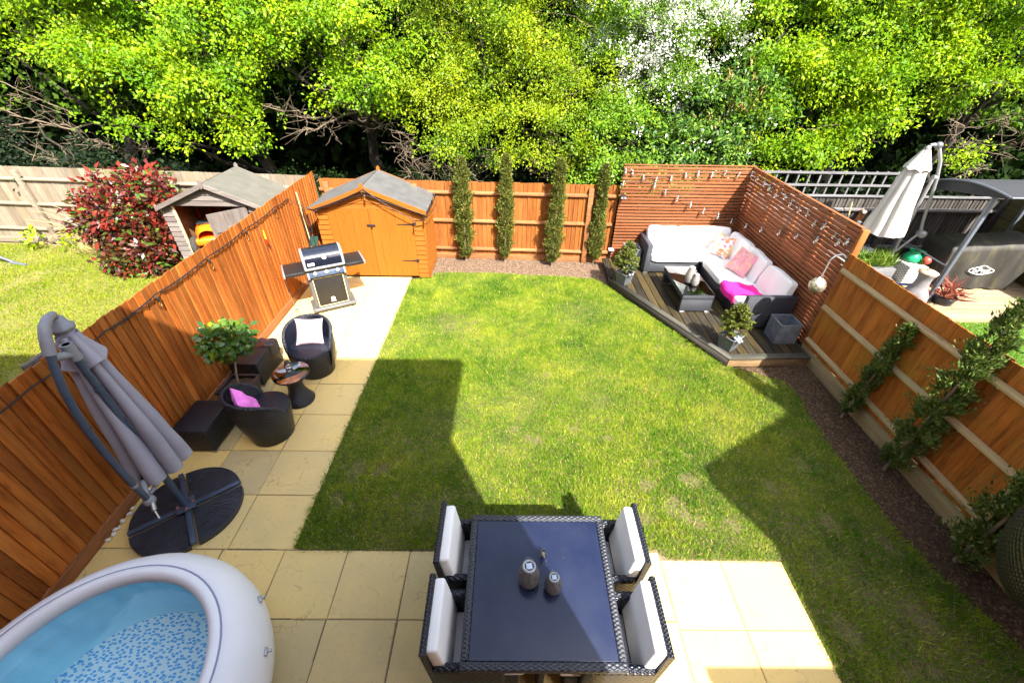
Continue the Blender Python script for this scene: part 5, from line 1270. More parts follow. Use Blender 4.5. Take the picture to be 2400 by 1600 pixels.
# barbecue shelter
t = thing('garden_shelter', 'slate-grey metal shelter with a curved roof over the covered barbecue', 'shelter', (0, 0, 0))
for x, y, h_ in ((7.85, 6.96, 2.05), (7.95, 8.32, 1.80), (10.1, 6.96, 2.05), (10.1, 8.32, 1.85)):
    MB().rbox((x-.03, y-.03, .10), (x+.03, y+.03, h_), .005).build('post', M['tube_slate'], t)
def arcz(v):   # roof line front (v=0) to back (v=1)
    return 2.16-.34*max(0, (v-.35)/.65)**1.9-.05*max(0, (.35-v)/.35)**2
MB().grid(lambda u, v: (7.72+2.55*u, 6.62+1.75*v, arcz(v)+.02), 4, 16).grid(lambda u, v: (7.72+2.55*u, 6.62+1.75*(1-v), arcz(1-v)), 4, 16).build('roof_sheet', M['canopy_slate'], t)
for x in (7.72, 10.24):
    ar = [(6.62+1.75*v/14, arcz(v/14)-.012) for v in range(15)]
    MB().prism([ar[0]]+[q for q in ar[1:-1]]+[ar[-1]], 0, .012).build('gable_panel', M['canopy_slate'], t, Matrix(((0, 0, 1, x), (1, 0, 0, 0), (0, 1, 0, 0), (0, 0, 0, 1))))
    MB().tube([(x, 6.62+1.75*v/14, arcz(v/14)+.01) for v in range(15)], .018, 8).build('roof_edge', M['tube_slate'], t)
MB().tube([(7.72, 6.62, arcz(0)+.01), (10.26, 6.62, arcz(0)+.01)], .016, 8).build('roof_edge', M['tube_slate'], t)
MB().tube([(7.86, 6.96+1.36*v/12, 2.02-.26*(v/12)**1.9) for v in range(13)], .014, 8).build('side_rail', M['silver_paint'], t)
MB().tube([(7.85, 6.93, 2.03), (10.1, 6.93, 2.03)], .014, 8).build('front_rail', M['silver_paint'], t)
MB().tube([(7.86, 6.98, .78), (7.95, 8.30, .78)], .014, 8).build('lower_rail', M['tube_slate'], t)

# covered barbecue
def covermat():
    mt, t_, b = newmat('cover'); v = mapped(t_, coord(t_), (1, 1, .35)); n = noise(t_, v, 6, 5); n2 = noise(t_, coord(t_), 45, 3)
    c = ramp(t_, n, [(.35, (.014, .013, .011)), (.55, (.030, .027, .020)), (.72, (.085, .072, .024))])
    c = mix(t_, mth(t_, 'MULTIPLY', n2, .3), c, (.05, .046, .04)); L(t_, c, b.inputs['Base Color']); b.inputs['Roughness'].default_value = .7
    bump(t_, b, n, .4, .03); return mt
M['cover'] = covermat()
t = thing('covered_barbecue', 'large barbecue under a stained dark cover with a white oval emblem', 'barbecue', (9.08, 7.80, .1), R(-4))
def cov(u, v):
    # u around the outline from back-left over front to back-right, v bottom to top
    W, Dp = .66, .33; k = u*4; sw = 1-.0*v
    if k < 1: x, y = -W, Dp-2*Dp*k
    elif k < 3: x, y = -W+2*W*(k-1)/2, -Dp
    else: x, y = W, -Dp+2*Dp*(k-3)
    flare = (1+.34*math.sin(min(1, v/.78)*math.pi/2)**2*(abs(x)/W)**3) if x > 0 else (1+.10*v)
    z = .03+.92*v; x *= flare
    if v > .85: s_ = (v-.85)/.15; x *= 1-.16*s_*s_; y *= 1-.42*s_*s_; z -= .02*s_
    f = .022*math.sin(u*46)*(1-v)+.018*math.sin(u*23+3*v)
    return (x+f*.6, y+f-(.05*(1-v) if 1 <= k <= 3 else 0), z+.06*(x/W)*(v > .5))
cv = MB(); cv.grid(cov, 96, 16)
top = [cov(i/24, 1.0) for i in range(25)]
cv.add([( .0, .0, 1.0)]+top, [(0, i+1, i+2) for i in range(24)]+[(0, 25, 1)], 0, True)
cvo = cv.build('cover', M['cover'], t)
em = []
for i in range(33):
    a = 2*math.pi*i/32; em.append((.215*math.cos(a)*(1 if abs(math.cos(a)) < .9 else 1.05), 0, .085*math.sin(a)*(1-.25*abs(math.cos(a)))+(.02 if 7 <= i <= 9 else 0)))
TE = Tm((-.05, -.412, .42), (R(4), 0, 0))
MB().tube(em, .008, 6).build('emblem_outline', M['white_paint'], t, TE)
text_obj('oPnd', .15, 'emblem_print', M['white_paint'], t, TE @ Tm((0, 0, 0), (R(90), 0, 0)), .006)
for x in (-.5, .5): MB().rbox((x-.04, -.2, 0), (x+.04, .2, .04), .01).build('wheel', M['black_plastic'], t)

# small pots and planters
t = thing('trough_planter', 'grey timber trough full of long green grass by the white parasol', 'planter', (7.12, 7.62, 0))
MB().rbox((-.32, -.16, .25), (.32, .16, .50), .01).box((-.30, -.14, .50), (.30, .14, .505)).build('trough', M['trellis'], t)
P = np.stack([rng.uniform(-.28, .28, 420), rng.uniform(-.13, .13, 420), np.full(420, .50)], 1); D = np.stack([rng.normal(0, .45, 420), rng.normal(0, .4, 420), np.full(420, 1.0)], 1)
quads('long_grass', leaves(P, D, .26, .07, .5), M['blade_leaf'], t)
MB().rbox((-.34, -.18, 0), (.34, .18, .248), .01).build('stand', M['trellis'], t)
t = thing('timber_bench', 'low pale grey slatted bench behind the screen corner', 'bench', (6.15, 7.95, 0))
for k in range(5): MB().rbox((-1.1, -.40+k*.165, .46), (1.0, -.245+k*.165, .49), .004).build('slat', M['stone_mat'], t)
for x in (-.95, .85): MB().rbox((x, -.38, 0), (x+.08, .40, .459), .004).build('leg', M['trellis'], t)
t = thing('side_box', 'white woven cube under the green jug', 'storage cube', (7.95, 7.74, .1))
MB().rbox((-.19, -.20, 0), (.19, .20, .40), .01).build('body', M['rattan_white'], t)
t = thing('watering_jug', 'bright green plastic jug on the white woven cube', 'jug', (8.00, 7.86, .50))
MB().lathe([(.12, 0), (.155, .03), (.15, .09), (.11, .15), (.085, .19), (.10, .215), (.115, .225), (.10, .228), (.08, .20)], (0, 0, 0), 24, cap=False).build('body', M['green_can'], t)
MB().tube([(.11, 0, .21), (.2, -.02, .19), (.22, -.02, .12), (.15, 0, .06)], .016, 8).build('handle', M['green_can'], t)
t = thing('flower_pot', 'small round red pot beside the green jug', 'pot', (8.16, 7.70, .50))
MB().lathe([(.04, 0), (.075, .04), (.08, .09), (.055, .13), (.04, .14)], (0, 0, 0), 18).build('pot', M['red_pot'], t)
P = np.zeros((60, 3))+[-.07, .0, .03]; struct(quads('plant', leaves(P+rng.normal(0, .03, (60, 3)), rng.normal(0, 1, (60, 3))+[0, 0, .6], .05, .5), M['green_glossy'], t), 'stuff')
t = thing('patterned_pot', 'black and white mottled pot behind the grass trough', 'pot', (7.15, 7.98, .49))
MB().lathe([(.09, 0), (.13, .05), (.14, .13), (.11, .19), (.09, .2)], (0, 0, 0), 20).build('pot', plain('mottled', (.35, .36, .38), .5, var=.95, scale=26), t)
t = thing('plant_pot', 'small brown pot on a low stand near the grass trough', 'pot', (6.98, 7.22, .36))
MB().lathe([(.05, 0), (.07, .09), (.075, .10), (.06, .095)], (0, 0, 0), 14).build('pot', M['red_pot'], t)
MB().rbox((-.3, -.25, -.36), (.35, .2, -.002), .01).build('stand', M['trellis'], t)
tag(MB().tube([(7.15, 7.05, .40), (7.48, 6.98, .42)], .02, 8).rbox((7.1, 6.9, 0), (7.2, 7.2, .38), .01).build('blue_handle', M['blue_paint']), 'short blue bar beside the chiminea', 'bar')
t = thing('chiminea', 'grey clay chiminea with terracotta lid beside the right fence', 'chiminea', (7.40, 6.82, 0))
MB().lathe([(.17, 0.02), (.19, .05), (.20, .12), (.215, .22), (.20, .33), (.15, .42), (.115, .50), (.105, .60), (.115, .68), (.135, .72), (.14, .74), (.12, .745)], (0, 0, 0), 30).build('body', M['clay_grey'], t)
MB().lathe([(.105, -.02), (.12, .0), (.115, .03), (.09, .035), (.085, 0), (.001, -.01)], (0, 0, 0), 22, cap=False).build('mouth', M['black'], t, Tm((-.12, -.165, .24), (R(80), 0, R(-36))))
MB().lathe([(.145, .745), (.15, .76), (.10, .785), (.03, .79), (.028, .81), (.001, .815)], (0, 0, 0), 22).build('lid', M['terracotta'], t)
for a in (40, 160, 280): MB().tube([(.17*math.cos(R(a)), .17*math.sin(R(a)), .08), (.2*math.cos(R(a)), .2*math.sin(R(a)), 0)], .012, 6).build('leg', M['black'], t)
t = thing('potted_cordyline', 'black pot with a spiky red cordyline by the shelter post', 'potted plant', (8.07, 6.90, .1))
MB().lathe([(.15, 0), (.185, .13), (.19, .15), (.17, .15), (.165, .12), (.001, .11)], (0, 0, 0), 24).build('pot', M['black_plastic'], t)
D = rng.normal(0, .75, (60, 3)); D[:, 2] = abs(D[:, 2])*.6+.35
quads('leaves', leaves(np.zeros((60, 3))+[0, 0, .12], D, .38, .08, .5), M['cord_leaf'], t)
t = thing('fence_bird_feeder', 'brown wooden board with two white cups hung on the dark trellis fence', 'feeder', (7.35, 8.80, 1.02), 0)
MB().rbox((-.07, -.02, -.17), (.07, .02, .17), .006).build('board', M['post_brown'], t, Tm((0, 0, 0), (0, R(12), 0)))
for z in (-.11, .11): MB().lathe([(.03, 0), (.045, .05), (.035, .055)], (0, 0, 0), 14).build('cup', M['white_paint'], t, Tm((.0, -.05, z), (0, 0, 0)))
t = thing('garden_spade', 'spade with pale blade leaning on the dark fence', 'spade', (7.0, 8.55, .5), R(20))
MB().tube([(0, 0, .1), (.12, .22, .85)], .013, 6).build('handle', M['cane'], t)
MB().rbox((-.07, -.008, -.12), (.05, .008, .12), .006).build('blade', M['silver_paint'], t)

# left neighbour: dark tubes of garden play equipment at the frame edge
tag(MB().tube([(-11.3, 7.9, .9), (-10.45, 8.25, .02)], .03, 8).tube([(-10.5, 8.23, .03), (-10.1, 8.15, .01)], .03, 8).build('metal_leg', M['tube_slate']), 'grey metal frame leg on the left lawn near the pale fence', 'frame leg')
tag(MB().tube([(-7.2, 3.9, .5), (-5.55, 3.55, .04)], .022, 8).tube([(-7.2, 3.9, .5), (-5.7, 3.3, .03)], .022, 8).build('play_frame', M['tube_blue']), 'blue tubular frame feet on the left lawn behind the grey parasol', 'frame')
tag(MB().rbox((-.02, 0, 0), (.02, .55, 1.79), .01).build('fence_panel_end', M['shed_grey_v'], None, Tm((-4.03, 2.75, 0), (0, R(-1), 0))), 'grey timber panel end behind the long fence near the parasol top', 'panel')

# ------------------------------------------------------------------ unseen houses behind the camera, outlines shaped to cast the shade
def boxes(bl):
    mb = MB()
    for a, b_ in bl: mb.box(a, b_)
    return mb
t = thing('house', 'brick house whose window looks down on the garden', 'house', (0, 0, 0))
boxes([((-16, -7, -.02), (1.40, -.36, 5.89))]).build('wall', M['brick'], t)
boxes([((-16.3, -1.30, 5.90), (1.84, .30, 6.06)), ((-16.0, -6.9, 5.90), (1.30, -1.302, 6.4))]).build('roof', M['tile'], t)  # unseen roof slab, shaped so its edges cast the garden's shadow line
t = thing('neighbour_house', 'brick gable-ended house beyond the right-hand fence', 'house', (0, 0, 0))
T90 = Tm((0, 0, 0), (R(90), 0, 0))
MB().prism([(4.2, -.02), (13.4, -.02), (13.4, 4.45), (8.8, 7.12), (4.2, 4.45)], .36, .61).prism([(4.56, -.02), (13.04, -.02), (13.04, 4.44), (8.8, 7.0), (4.56, 4.44)], .612, 8).build('wall', M['brick'], t, T90)
tag(boxes([((2.46, -.44, 0), (4.14, -.36, 2.0))]).build('side_gate', M['fence_brown']), 'tall wooden side gate between the two houses', 'gate')

# hanging egg chair cut by the right edge of the view
t = thing('egg_chair', 'black woven hanging egg chair cut off by the right edge near the flower bed', 'egg chair', (4.10, 1.47, 0))
def egg(r_, sgn):
    def fn(u, v):
        a = R(-128+256*u)*sgn; th_ = math.pi*(.02+.96*v)
        rr = r_*math.sin(th_)**.85*(1-.10*math.cos(th_))
        return (rr*math.cos(math.pi+a), rr*math.sin(math.pi+a), 1.19-.64*math.cos(math.pi-th_)*-1 if False else 1.19-.64*math.cos(th_))
    return fn
def eggmat():
    mt, t_, b = newmat('egg_weave'); sx = N(t_, 'SeparateXYZ'); L(t_, coord(t_), sx.inputs[0])
    an = mth(t_, 'ARCTAN2', sx.outputs[1], sx.outputs[0])
    s1 = mth(t_, 'SINE', mth(t_, 'MULTIPLY', an, 62)); s2 = mth(t_, 'SINE', mth(t_, 'MULTIPLY', sx.outputs[2], 130))
    h_ = mth(t_, 'MULTIPLY', s1, s2)
    L(t_, ramp(t_, h_, [(.30, (.007, .008, .011)), (.74, (.012, .013, .017)), (.9, (.09, .085, .065))]), b.inputs['Base Color']); b.inputs['Roughness'].default_value = .45  # pale dots painted as light coming through the weave holes
    bump(t_, b, h_, .6, .006); return mt
em_ = eggmat()
MB().grid(egg(.46, 1), 48, 30).grid(egg(.44, -1), 48, 30).build('shell', em_, t)
MB().tube([egg(.515, 1)(0, v/24) for v in range(25)], .022, 8).tube([egg(.515, 1)(1, v/24) for v in range(25)], .022, 8).build('rim', M['rattan'], t)
MB().cushion((.62, .60, .20), 4, .4, 0, Tm((.05, 0, .78))).build('seat_cushion', M['plastic_grey'], t)
MB().tube([(0, 0, 1.83), (0, 0, 2.06)], .008, 6).build('chain', M['steel'], t)
MB().tube([(0, 0, 2.06), (.10, -.04, 2.14), (.32, -.12, 2.10), (.55, -.22, 1.8), (.66, -.27, 1.2), (.68, -.27, .0)], .024, 10).build('stand_pole', M['black'], t)
MB().lathe([(.30, 0.008), (.30, .03), (.05, .05), (.03, .08)], (.68, -.27, 0), 28).build('stand_base', M['black'], t)

# ------------------------------------------------------------------ planting in the gardens
def cypress(loc, h_, r_, label, seed, mt, lean=(0, 0), n=11000, gaps=(), base=.12, loose=False):
    global rng
    keep = rng; rng = np.random.default_rng(seed)
    t = thing('cypress', label, 'conifer', loc, 0, 'columnar conifers along the fences')
    k = rng.uniform(0, 1, n); z = base+(h_-base)*k
    taper = np.interp(k, [0, .06, .2, .5, .85, .97, 1], [.45, .8, 1.05, .95, .72, .55, .2])
    a = rng.uniform(0, 6.283, n)
    lump = 1+.34*np.sin(a*2+z*6+seed)*np.sin(z*9+seed*2)+.22*np.sin(a*3-z*17)+.12*np.sin(z*31+a)
    rr = r_*taper*lump*rng.uniform(.55, 1.08, n)
    for g0, g1 in gaps: rr = np.where((z > g0) & (z < g1), rr*.45, rr)
    if loose:   # open, straggly growth: thin places and shoots that stand out
        sh = np.sin(a*2.3+z*11+seed)+np.sin(a*1.2-z*17+seed*3)+.7*np.sin(z*29+a*4); sel = sh > -.35+rng.normal(0, .35, n)
        rr = rr*np.where(rng.random(n) < .12, 1.55, 1.0)*np.where(sh > .9, 1.25, 1.0); rr, a, z, k = rr[sel], a[sel], z[sel], k[sel]; n = len(z)
    P = np.stack([rr*np.cos(a)+lean[0]*k, rr*np.sin(a)+lean[1]*k, z], 1)
    D = np.stack([np.cos(a)*.55, np.sin(a)*.55, np.full(n, 1.0)], 1)+rng.normal(0, .45, (n, 3))
    quads('foliage', leaves(P, D, .044, .34, .15), mt, t)
    MB().tube([(0, 0, 0), (lean[0]*.3, lean[1]*.3, h_*.3), (lean[0]*.9, lean[1]*.9, h_*.9)], [.022, .018, .006], 7).build('trunk', M['bark'], t)
    rng = keep; return t
cypress((-.96, 8.62, 0), 2.15, .155, 'slim conifer along the back orange fence nearest the orange shed', 21, M['cypress_leaf'])
cypress((-.11, 8.60, 0), 2.20, .135, 'second slim conifer along the back orange fence counting from the shed', 22, M['cypress_leaf'], (.02, 0))
cypress((.90, 8.42, 0), 2.18, .14, 'third slim conifer along the back orange fence counting from the shed', 23, M['cypress_leaf'], (.04, 0))
cypress((1.82, 8.56, 0), 2.06, .125, 'slim conifer at the end of the orange fence, touching the slatted screen', 24, M['cypress_leaf'], (.0, 0))
cypress((4.43, 4.00, 0), 1.50, .080, 'short thin conifer on the right brown fence nearest the deck', 25, M['cypress_dark'], (.06, -.05), 8500, loose=True)
cypress((4.40, 3.16, 0), 2.30, .115, 'tall conifer rising above the right brown fence', 26, M['cypress_dark'], (.03, -.02), 17000, ((1.43, 1.52),), loose=True)
cypress((4.34, 2.10, 0), 1.55, .13, 'bushy conifer at the right fence beside the egg chair', 27, M['cypress_dark'], (.05, .02), 12000, loose=True)

# red-leaved photinia
t = thing('photinia_shrub', 'large dense shrub with glossy red leaves in the left garden', 'shrub', (-7.75, 8.12, 0))
MB().tube([(0, 0, 0), (.1, .1, .6), (.4, .3, 1.2)], [.04, .03, .01], 7).tube([(0, 0, .1), (-.3, 0, .7), (-.4, .1, 1.1)], [.03, .02, .01], 7).tube([(.05, 0, 0), (.5, -.1, .5)], [.03, .01], 7).build('trunk', M['bark_dark'], t)
B1 = [(.15, .25, 1.05, .75, .6, .70, 210), (.55, .45, 1.45, .48, .4, .45, 110), (-.25, .2, .95, .55, .45, .45, 90), (-.5, .1, .85, .35, .3, .28, 36), (.55, .1, .62, .5, .4, .35, 60), (.15, -.15, .25, .55, .35, .25, 70), (.45, -.1, .20, .45, .35, .22, 46)]
V = spray_cloud(B1, 9, .115, .10, .42, True, .0)
h_ = V[:, :, 2].mean(1); q = rng.random(len(V)); mi = np.where(q < .30+.42*np.clip((h_-.4)/1.2, 0, 1), 0, np.where(q < .86, 1, 2))
quads('crown', V, [M['red_leaf'], M['bronze_leaf'], M['green_glossy']], t, mi)

# dry climber on the pale fence
t = thing('climber', 'dry tangled climber stems on the pale weathered fence', 'climber', (-9.3, 9.05, 0))
mb = MB()
for k in range(46):
    x = rnd.uniform(-.35, .75); p = [Vector((x, rnd.uniform(-.1, .05), rnd.uniform(0, .35)))]; d = Vector((rnd.uniform(-.8, .25), rnd.uniform(-.03, .05), rnd.uniform(.3, 1.0)))
    for s_ in range(rnd.randint(4, 8)):
        d = (d+Vector((rnd.uniform(-.6, .3), rnd.uniform(-.10, .10), rnd.uniform(-.55, .28)))).normalized(); q_ = p[-1]+d*rnd.uniform(.12, .22); q_.y = min(max(q_.y, -.3), .10); p.append(q_)
    mb.tube(p, [.006]*(len(p)-1)+[.002], 4)
mb.build('stems', M['twig_tan'], t)
for (x, y, n_, h_) in ((-9.0, 8.78, 260, .30), (-9.25, 8.85, 160, .24)):
    P = np.stack([rng.normal(0, .18, n_), rng.normal(0, .08, n_), np.zeros(n_)], 1); D = rng.normal(0, .5, (n_, 3)); D[:, 2] = 1
    t2 = thing('dry_grass_tuft', 'straw-coloured grass tuft at the foot of the pale fence by the shrub' if h_ > .25 else 'smaller straw-coloured tuft against the pale fence further left', 'grass tuft', (x, y, 0))
    quads('straw', leaves(P, D, h_, .05, .5), leafmat('straw', (.40, .33, .12), (.5, .42, .18), (.30, .34, .08), .2), t2)
for (x, y, lab) in ((-10.6, 9.0, 'small leafy weed growing on the pale fence foot at far left'), (-9.75, 8.98, 'leafy bramble sprig at the pale fence foot beside the climber')):
    t2 = thing('weed', lab, 'weed', (x, y, 0)); quads('leaves', spray_cloud([(0, 0, .22, .16, .1, .2, 16)], 5, .08, .05, .8), M['spring_leaf'], t2)
    MB().tube([(0, 0, 0), (.02, 0, .3)], .006, 5).build('stem', M['bark'], t2)

# ------------------------------------------------------------------ the wood behind the fences
def limb(mb, p0, p1, r0, r1, wob=.12, n=5, k=6):
    p0, p1 = Vector(p0), Vector(p1); pts = []; rr = []
    for i in range(n+1):
        f = i/n; q = p0.lerp(p1, f)
        if 0 < i < n: q += Vector((rnd.uniform(-wob, wob), rnd.uniform(-wob, wob), rnd.uniform(-wob, wob)*.6))
        pts.append(q); rr.append(r0+(r1-r0)*f)
    mb.tube(pts, rr, k); return pts
def tree(name, label, cat, base, blobs, leaf, lsize, per=9, trunk_r=.13, bark='bark_dark', spread=.16, twigs=26, extra=None, width=.6, group=None, droop_=.2, twig_mat='twig_pale', bare=(), tight=.24):
    t = thing(name, label, cat, base, 0, group)
    bl = [(b_[0]-base[0], b_[1]-base[1], b_[2]-base[2])+tuple(b_[3:]) for b_ in blobs]
    mb = MB(); zc = min(b_[2] for b_ in bl); top = max(bl, key=lambda q: q[2])
    trunk = limb(mb, (0, 0, 0), (top[0]*.4, top[1]*.4, top[2]*.8), trunk_r, trunk_r*.4, .10, 7, 8)
    tw = MB()
    for b_ in bl:
        st = trunk[min(len(trunk)-1, max(1, int(len(trunk)*.55*min(1, b_[2]/top[2]))))]
        e = limb(mb, st, (b_[0], b_[1], b_[2]), trunk_r*.42, .018, .16, 5, 6)
        for q in range(max(2, twigs//len(bl))):
            d = Vector((rnd.gauss(0, 1), rnd.gauss(-.5, .8), rnd.gauss(0, .7))).normalized()
            s_ = e[rnd.randint(2, 5)]; limb(tw, s_, s_+Vector((d.x*b_[3], d.y*b_[4], d.z*b_[5]))*rnd.uniform(.6, 1.05), .013, .004, .09, 4, 4)
    for (p0, p1, r0) in bare:   # bare boughs in plain view, with side twigs
        p0 = Vector(p0)-Vector(base); p1 = Vector(p1)-Vector(base); e = limb(tw, p0, p1, r0*.62, r0*.2, .14, 9, 6)
        for q in range(8):
            s_ = e[rnd.randint(2, 7)]; d = ((p1-p0).normalized()+Vector((rnd.gauss(0, .8), rnd.gauss(-.2, .4), rnd.gauss(0, .6)))).normalized(); l_ = rnd.uniform(.25, .8)
            f = limb(tw, s_, s_+d*l_, r0*.24, .003, .09, 6, 4)
            for z_ in range(3): limb(tw, f[rnd.randint(2, 5)], f[rnd.randint(2, 5)]+Vector((rnd.gauss(0, .2), rnd.gauss(0, .1), rnd.gauss(-.02, .16))), .006, .003, .03, 3, 4)
    mb.build('trunk', M[bark], t); struct(tw.build('branches', M[twig_mat], t), 'stuff')
    V = spray_cloud([q[:6]+(q[6]*1.6,) for q in bl], int(per*2.4), lsize*.66, spread*.62, width, True, droop_, 24, tight)
    ms = [M[leaf]]; mi = None
    if extra:
        lo, hi, frac, m2 = extra; ms.append(M[m2]); mi = (rng.random(len(V)) < frac).astype(int)
    quads('crown', V, ms, t, mi); return t

SP = 1.0
tree('oak_tree', 'spreading bright green oak above the pale fence at far left', 'tree', (-10.6, 12.6, 0), [(-10.6, 11.4, 4.75, 1.3, 1.0, .75, 110), (-9.2, 10.9, 4.45, 1.1, .9, .95, 170), (-9.0, 10.6, 3.75, .8, .6, .55, 80), (-8.0, 10.9, 5.2, 1.2, .9, .8, 100), (-11.6, 11.3, 3.9, .5, .5, .35, 30)], 'oak_leaf', .105, 9, .17, twigs=40, bare=(((-10.6, 12.0, 1.6), (-11.9, 10.4, 3.0), .045), ((-10.6, 12.0, 1.3), (-9.2, 10.2, 2.2), .04), ((-10.4, 12.0, 2.0), (-12.2, 10.6, 2.3), .035), ((-9.5, 11.8, 1.0), (-8.2, 10.3, 2.1), .035), ((-10.8, 11.8, 2.2), (-11.6, 10.3, 3.6), .03)))
tree('oak_tree', 'oak with the brightest leaves drooping over the grey shed', 'tree', (-6.9, 12.8, 0), [(-7.4, 10.8, 4.5, 1.2, .9, .9, 170), (-7.7, 10.5, 3.55, .9, .6, .55, 90), (-6.3, 10.7, 4.3, 1.2, .9, 1.0, 170), (-6.4, 10.3, 3.2, .95, .6, .65, 110), (-5.9, 10.2, 2.55, .55, .45, .45, 50), (-6.6, 11.0, 5.3, 1.3, .9, .7, 80), (-7.2, 10.6, 2.75, .4, .35, .35, 22), (-8.3, 10.3, 2.35, .55, .3, .35, 14), (-6.9, 10.0, 2.05, .4, .3, .3, 12)], 'oak_leaf', .105, 9, .19, twigs=44)
tree('oak_tree', 'oak with bare pale boughs showing above the orange shed', 'tree', (-3.6, 12.6, 0), [(-4.6, 10.9, 4.5, 1.1, .9, .8, 140), (-4.9, 10.5, 3.7, .7, .5, .5, 60), (-3.3, 10.8, 4.2, 1.1, .9, .9, 150), (-2.5, 10.5, 3.6, .8, .7, .7, 90), (-3.9, 11.0, 5.2, 1.3, .9, .7, 80), (-3.0, 10.3, 3.15, .6, .4, .4, 40)], 'oak_leaf', .095, 9, .17, twigs=44, bare=(((-3.9, 11.8, 2.2), (-5.3, 10.3, 2.75), .05), ((-3.6, 11.6, 2.3), (-3.5, 10.2, 3.3), .05), ((-3.7, 11.6, 2.4), (-2.6, 10.3, 2.3), .04), ((-3.6, 11.4, 2.6), (-4.5, 10.2, 2.2), .045), ((-3.0, 11.0, 1.8), (-2.1, 10.0, 1.9), .03)))
tree('ash_tree', 'yellow-green leafy tree behind the middle of the orange fence', 'tree', (-.9, 12.4, 0), [(-1.6, 10.9, 4.6, 1.0, .8, .9, 150), (-.6, 10.8, 4.1, 1.1, .8, 1.0, 190), (-1.5, 10.4, 3.2, .85, .6, .7, 110), (-.9, 10.2, 2.5, .75, .5, .6, 90), (-.2, 10.5, 3.2, .7, .5, .7, 90), (-1.4, 10.0, 2.0, .4, .35, .35, 26), (-.5, 11.0, 5.3, 1.3, .9, .7, 90)], 'spring_leaf', .075, 11, .14, twigs=90, spread=.14, bare=(((-1.0, 11.2, 1.4), (-1.9, 9.9, 1.7), .02), ((-.9, 11.2, 1.2), (-.4, 9.9, 2.0), .02)))
tree('ash_tree', 'pale leafy tree with many fine twigs left of the white blossom', 'tree', (1.0, 12.2, 0), [(.8, 10.7, 4.4, .9, .8, 1.0, 170), (1.2, 10.4, 3.4, .85, .6, .8, 130), (.9, 10.1, 2.5, .85, .5, .6, 110), (1.5, 10.0, 2.0, .7, .45, .45, 70), (.3, 10.0, 1.9, .5, .35, .35, 30), (1.0, 10.9, 5.3, 1.2, .9, .7, 90)], 'spring_leaf', .070, 11, .12, twigs=110, spread=.14)
hb = [(2.5, 10.9, 4.4, .9, .8, .9, 190), (3.3, 10.7, 3.9, .8, .7, .8, 160), (3.0, 10.4, 3.2, .75, .5, .6, 110), (3.9, 10.5, 4.2, .6, .6, .7, 90), (2.4, 10.3, 2.6, .6, .5, .6, 80), (3.9, 10.3, 2.9, .45, .4, .55, 50), (3.1, 10.9, 5.2, 1.1, .9, .6, 90)]
ht = tree('hawthorn_tree', 'hawthorn covered with white blossom at the top centre of the wood', 'tree', (3.0, 12.2, 0), hb, 'thorn_leaf', .060, 9, .12, twigs=60, spread=.13)
hl = [(b_[0]-3.0, b_[1]-12.2, b_[2]-.0, b_[3]*1.03, b_[4]*1.1, b_[5]*1.03, int(b_[6]*w_)) for b_, w_ in zip(hb, (2.0, 1.6, .5, 1.2, .15, .3, 1.6))]
struct(quads('blossom', spray_cloud(hl, 16, .034, .05, 1.0, True, -.2, 11, .17, .05), M['blossom'], ht), 'stuff')
lb = [(3.0, 9.9, 1.9, 1.0, .45, .6, 120), (4.0, 9.9, 2.2, .9, .5, .7, 120), (4.6, 10.2, 3.0, .7, .5, .7, 110), (5.0, 10.0, 2.3, .8, .5, .7, 110), (3.9, 10.2, 2.9, .5, .4, .5, 50)]
lt = tree('laurel_bush', 'dark glossy laurel with brown flower spikes behind the slatted screen', 'bush', (4.2, 11.2, 0), lb, 'laurel_leaf', .135, 7, .08, twigs=30, spread=.13, width=.42, extra=(0, 0, .25, 'thorn_leaf'))
struct(quads('flower_spikes', spray_cloud([(.4, -1.1, 3.1, .6, .5, .5, 34), (-.3, -1.2, 2.6, .4, .4, .3, 14), (.7, -1.2, 2.2, .4, .4, .3, 10)], 4, .13, .04, .16, True, -1.6), M['spike'], lt), 'stuff')
tree('hazel_bush', 'small-leaved green bush directly behind the left end of the slatted screen', 'bush', (2.5, 10.6, 0), [(2.4, 9.8, 1.75, .8, .4, .5, 100), (2.0, 9.9, 2.3, .6, .4, .5, 70), (3.3, 9.7, 1.6, .7, .35, .35, 60)], 'thorn_leaf', .085, 9, .05, twigs=40, spread=.13, width=.7)
tree('oak_tree', 'large bright oak right of the white blossom', 'tree', (6.2, 12.6, 0), [(5.1, 10.9, 4.5, 1.0, .8, .85, 150), (6.4, 10.7, 4.2, 1.2, .9, .95, 190), (5.8, 10.3, 3.3, .9, .6, .6, 100), (7.2, 10.3, 3.3, .9, .6, .65, 110), (6.3, 10.0, 2.5, .9, .5, .5, 90), (5.7, 9.9, 1.95, .6, .4, .35, 40), (6.0, 11.0, 5.3, 1.4, .9, .7, 110)], 'oak_leaf', .100, 9, .19, twigs=44)
tree('oak_tree', 'broad oak above the white parasol on the right', 'tree', (9.0, 12.9, 0), [(8.3, 10.9, 4.6, 1.2, .9, .9, 170), (9.5, 10.8, 4.5, 1.1, .9, .95, 160), (8.6, 10.4, 3.5, 1.0, .6, .6, 100), (7.9, 10.1, 2.7, .6, .4, .4, 50), (9.6, 10.4, 3.3, .8, .5, .5, 70), (9.0, 11.0, 5.4, 1.4, .9, .7, 100)], 'oak_leaf', .100, 9, .19, twigs=40)
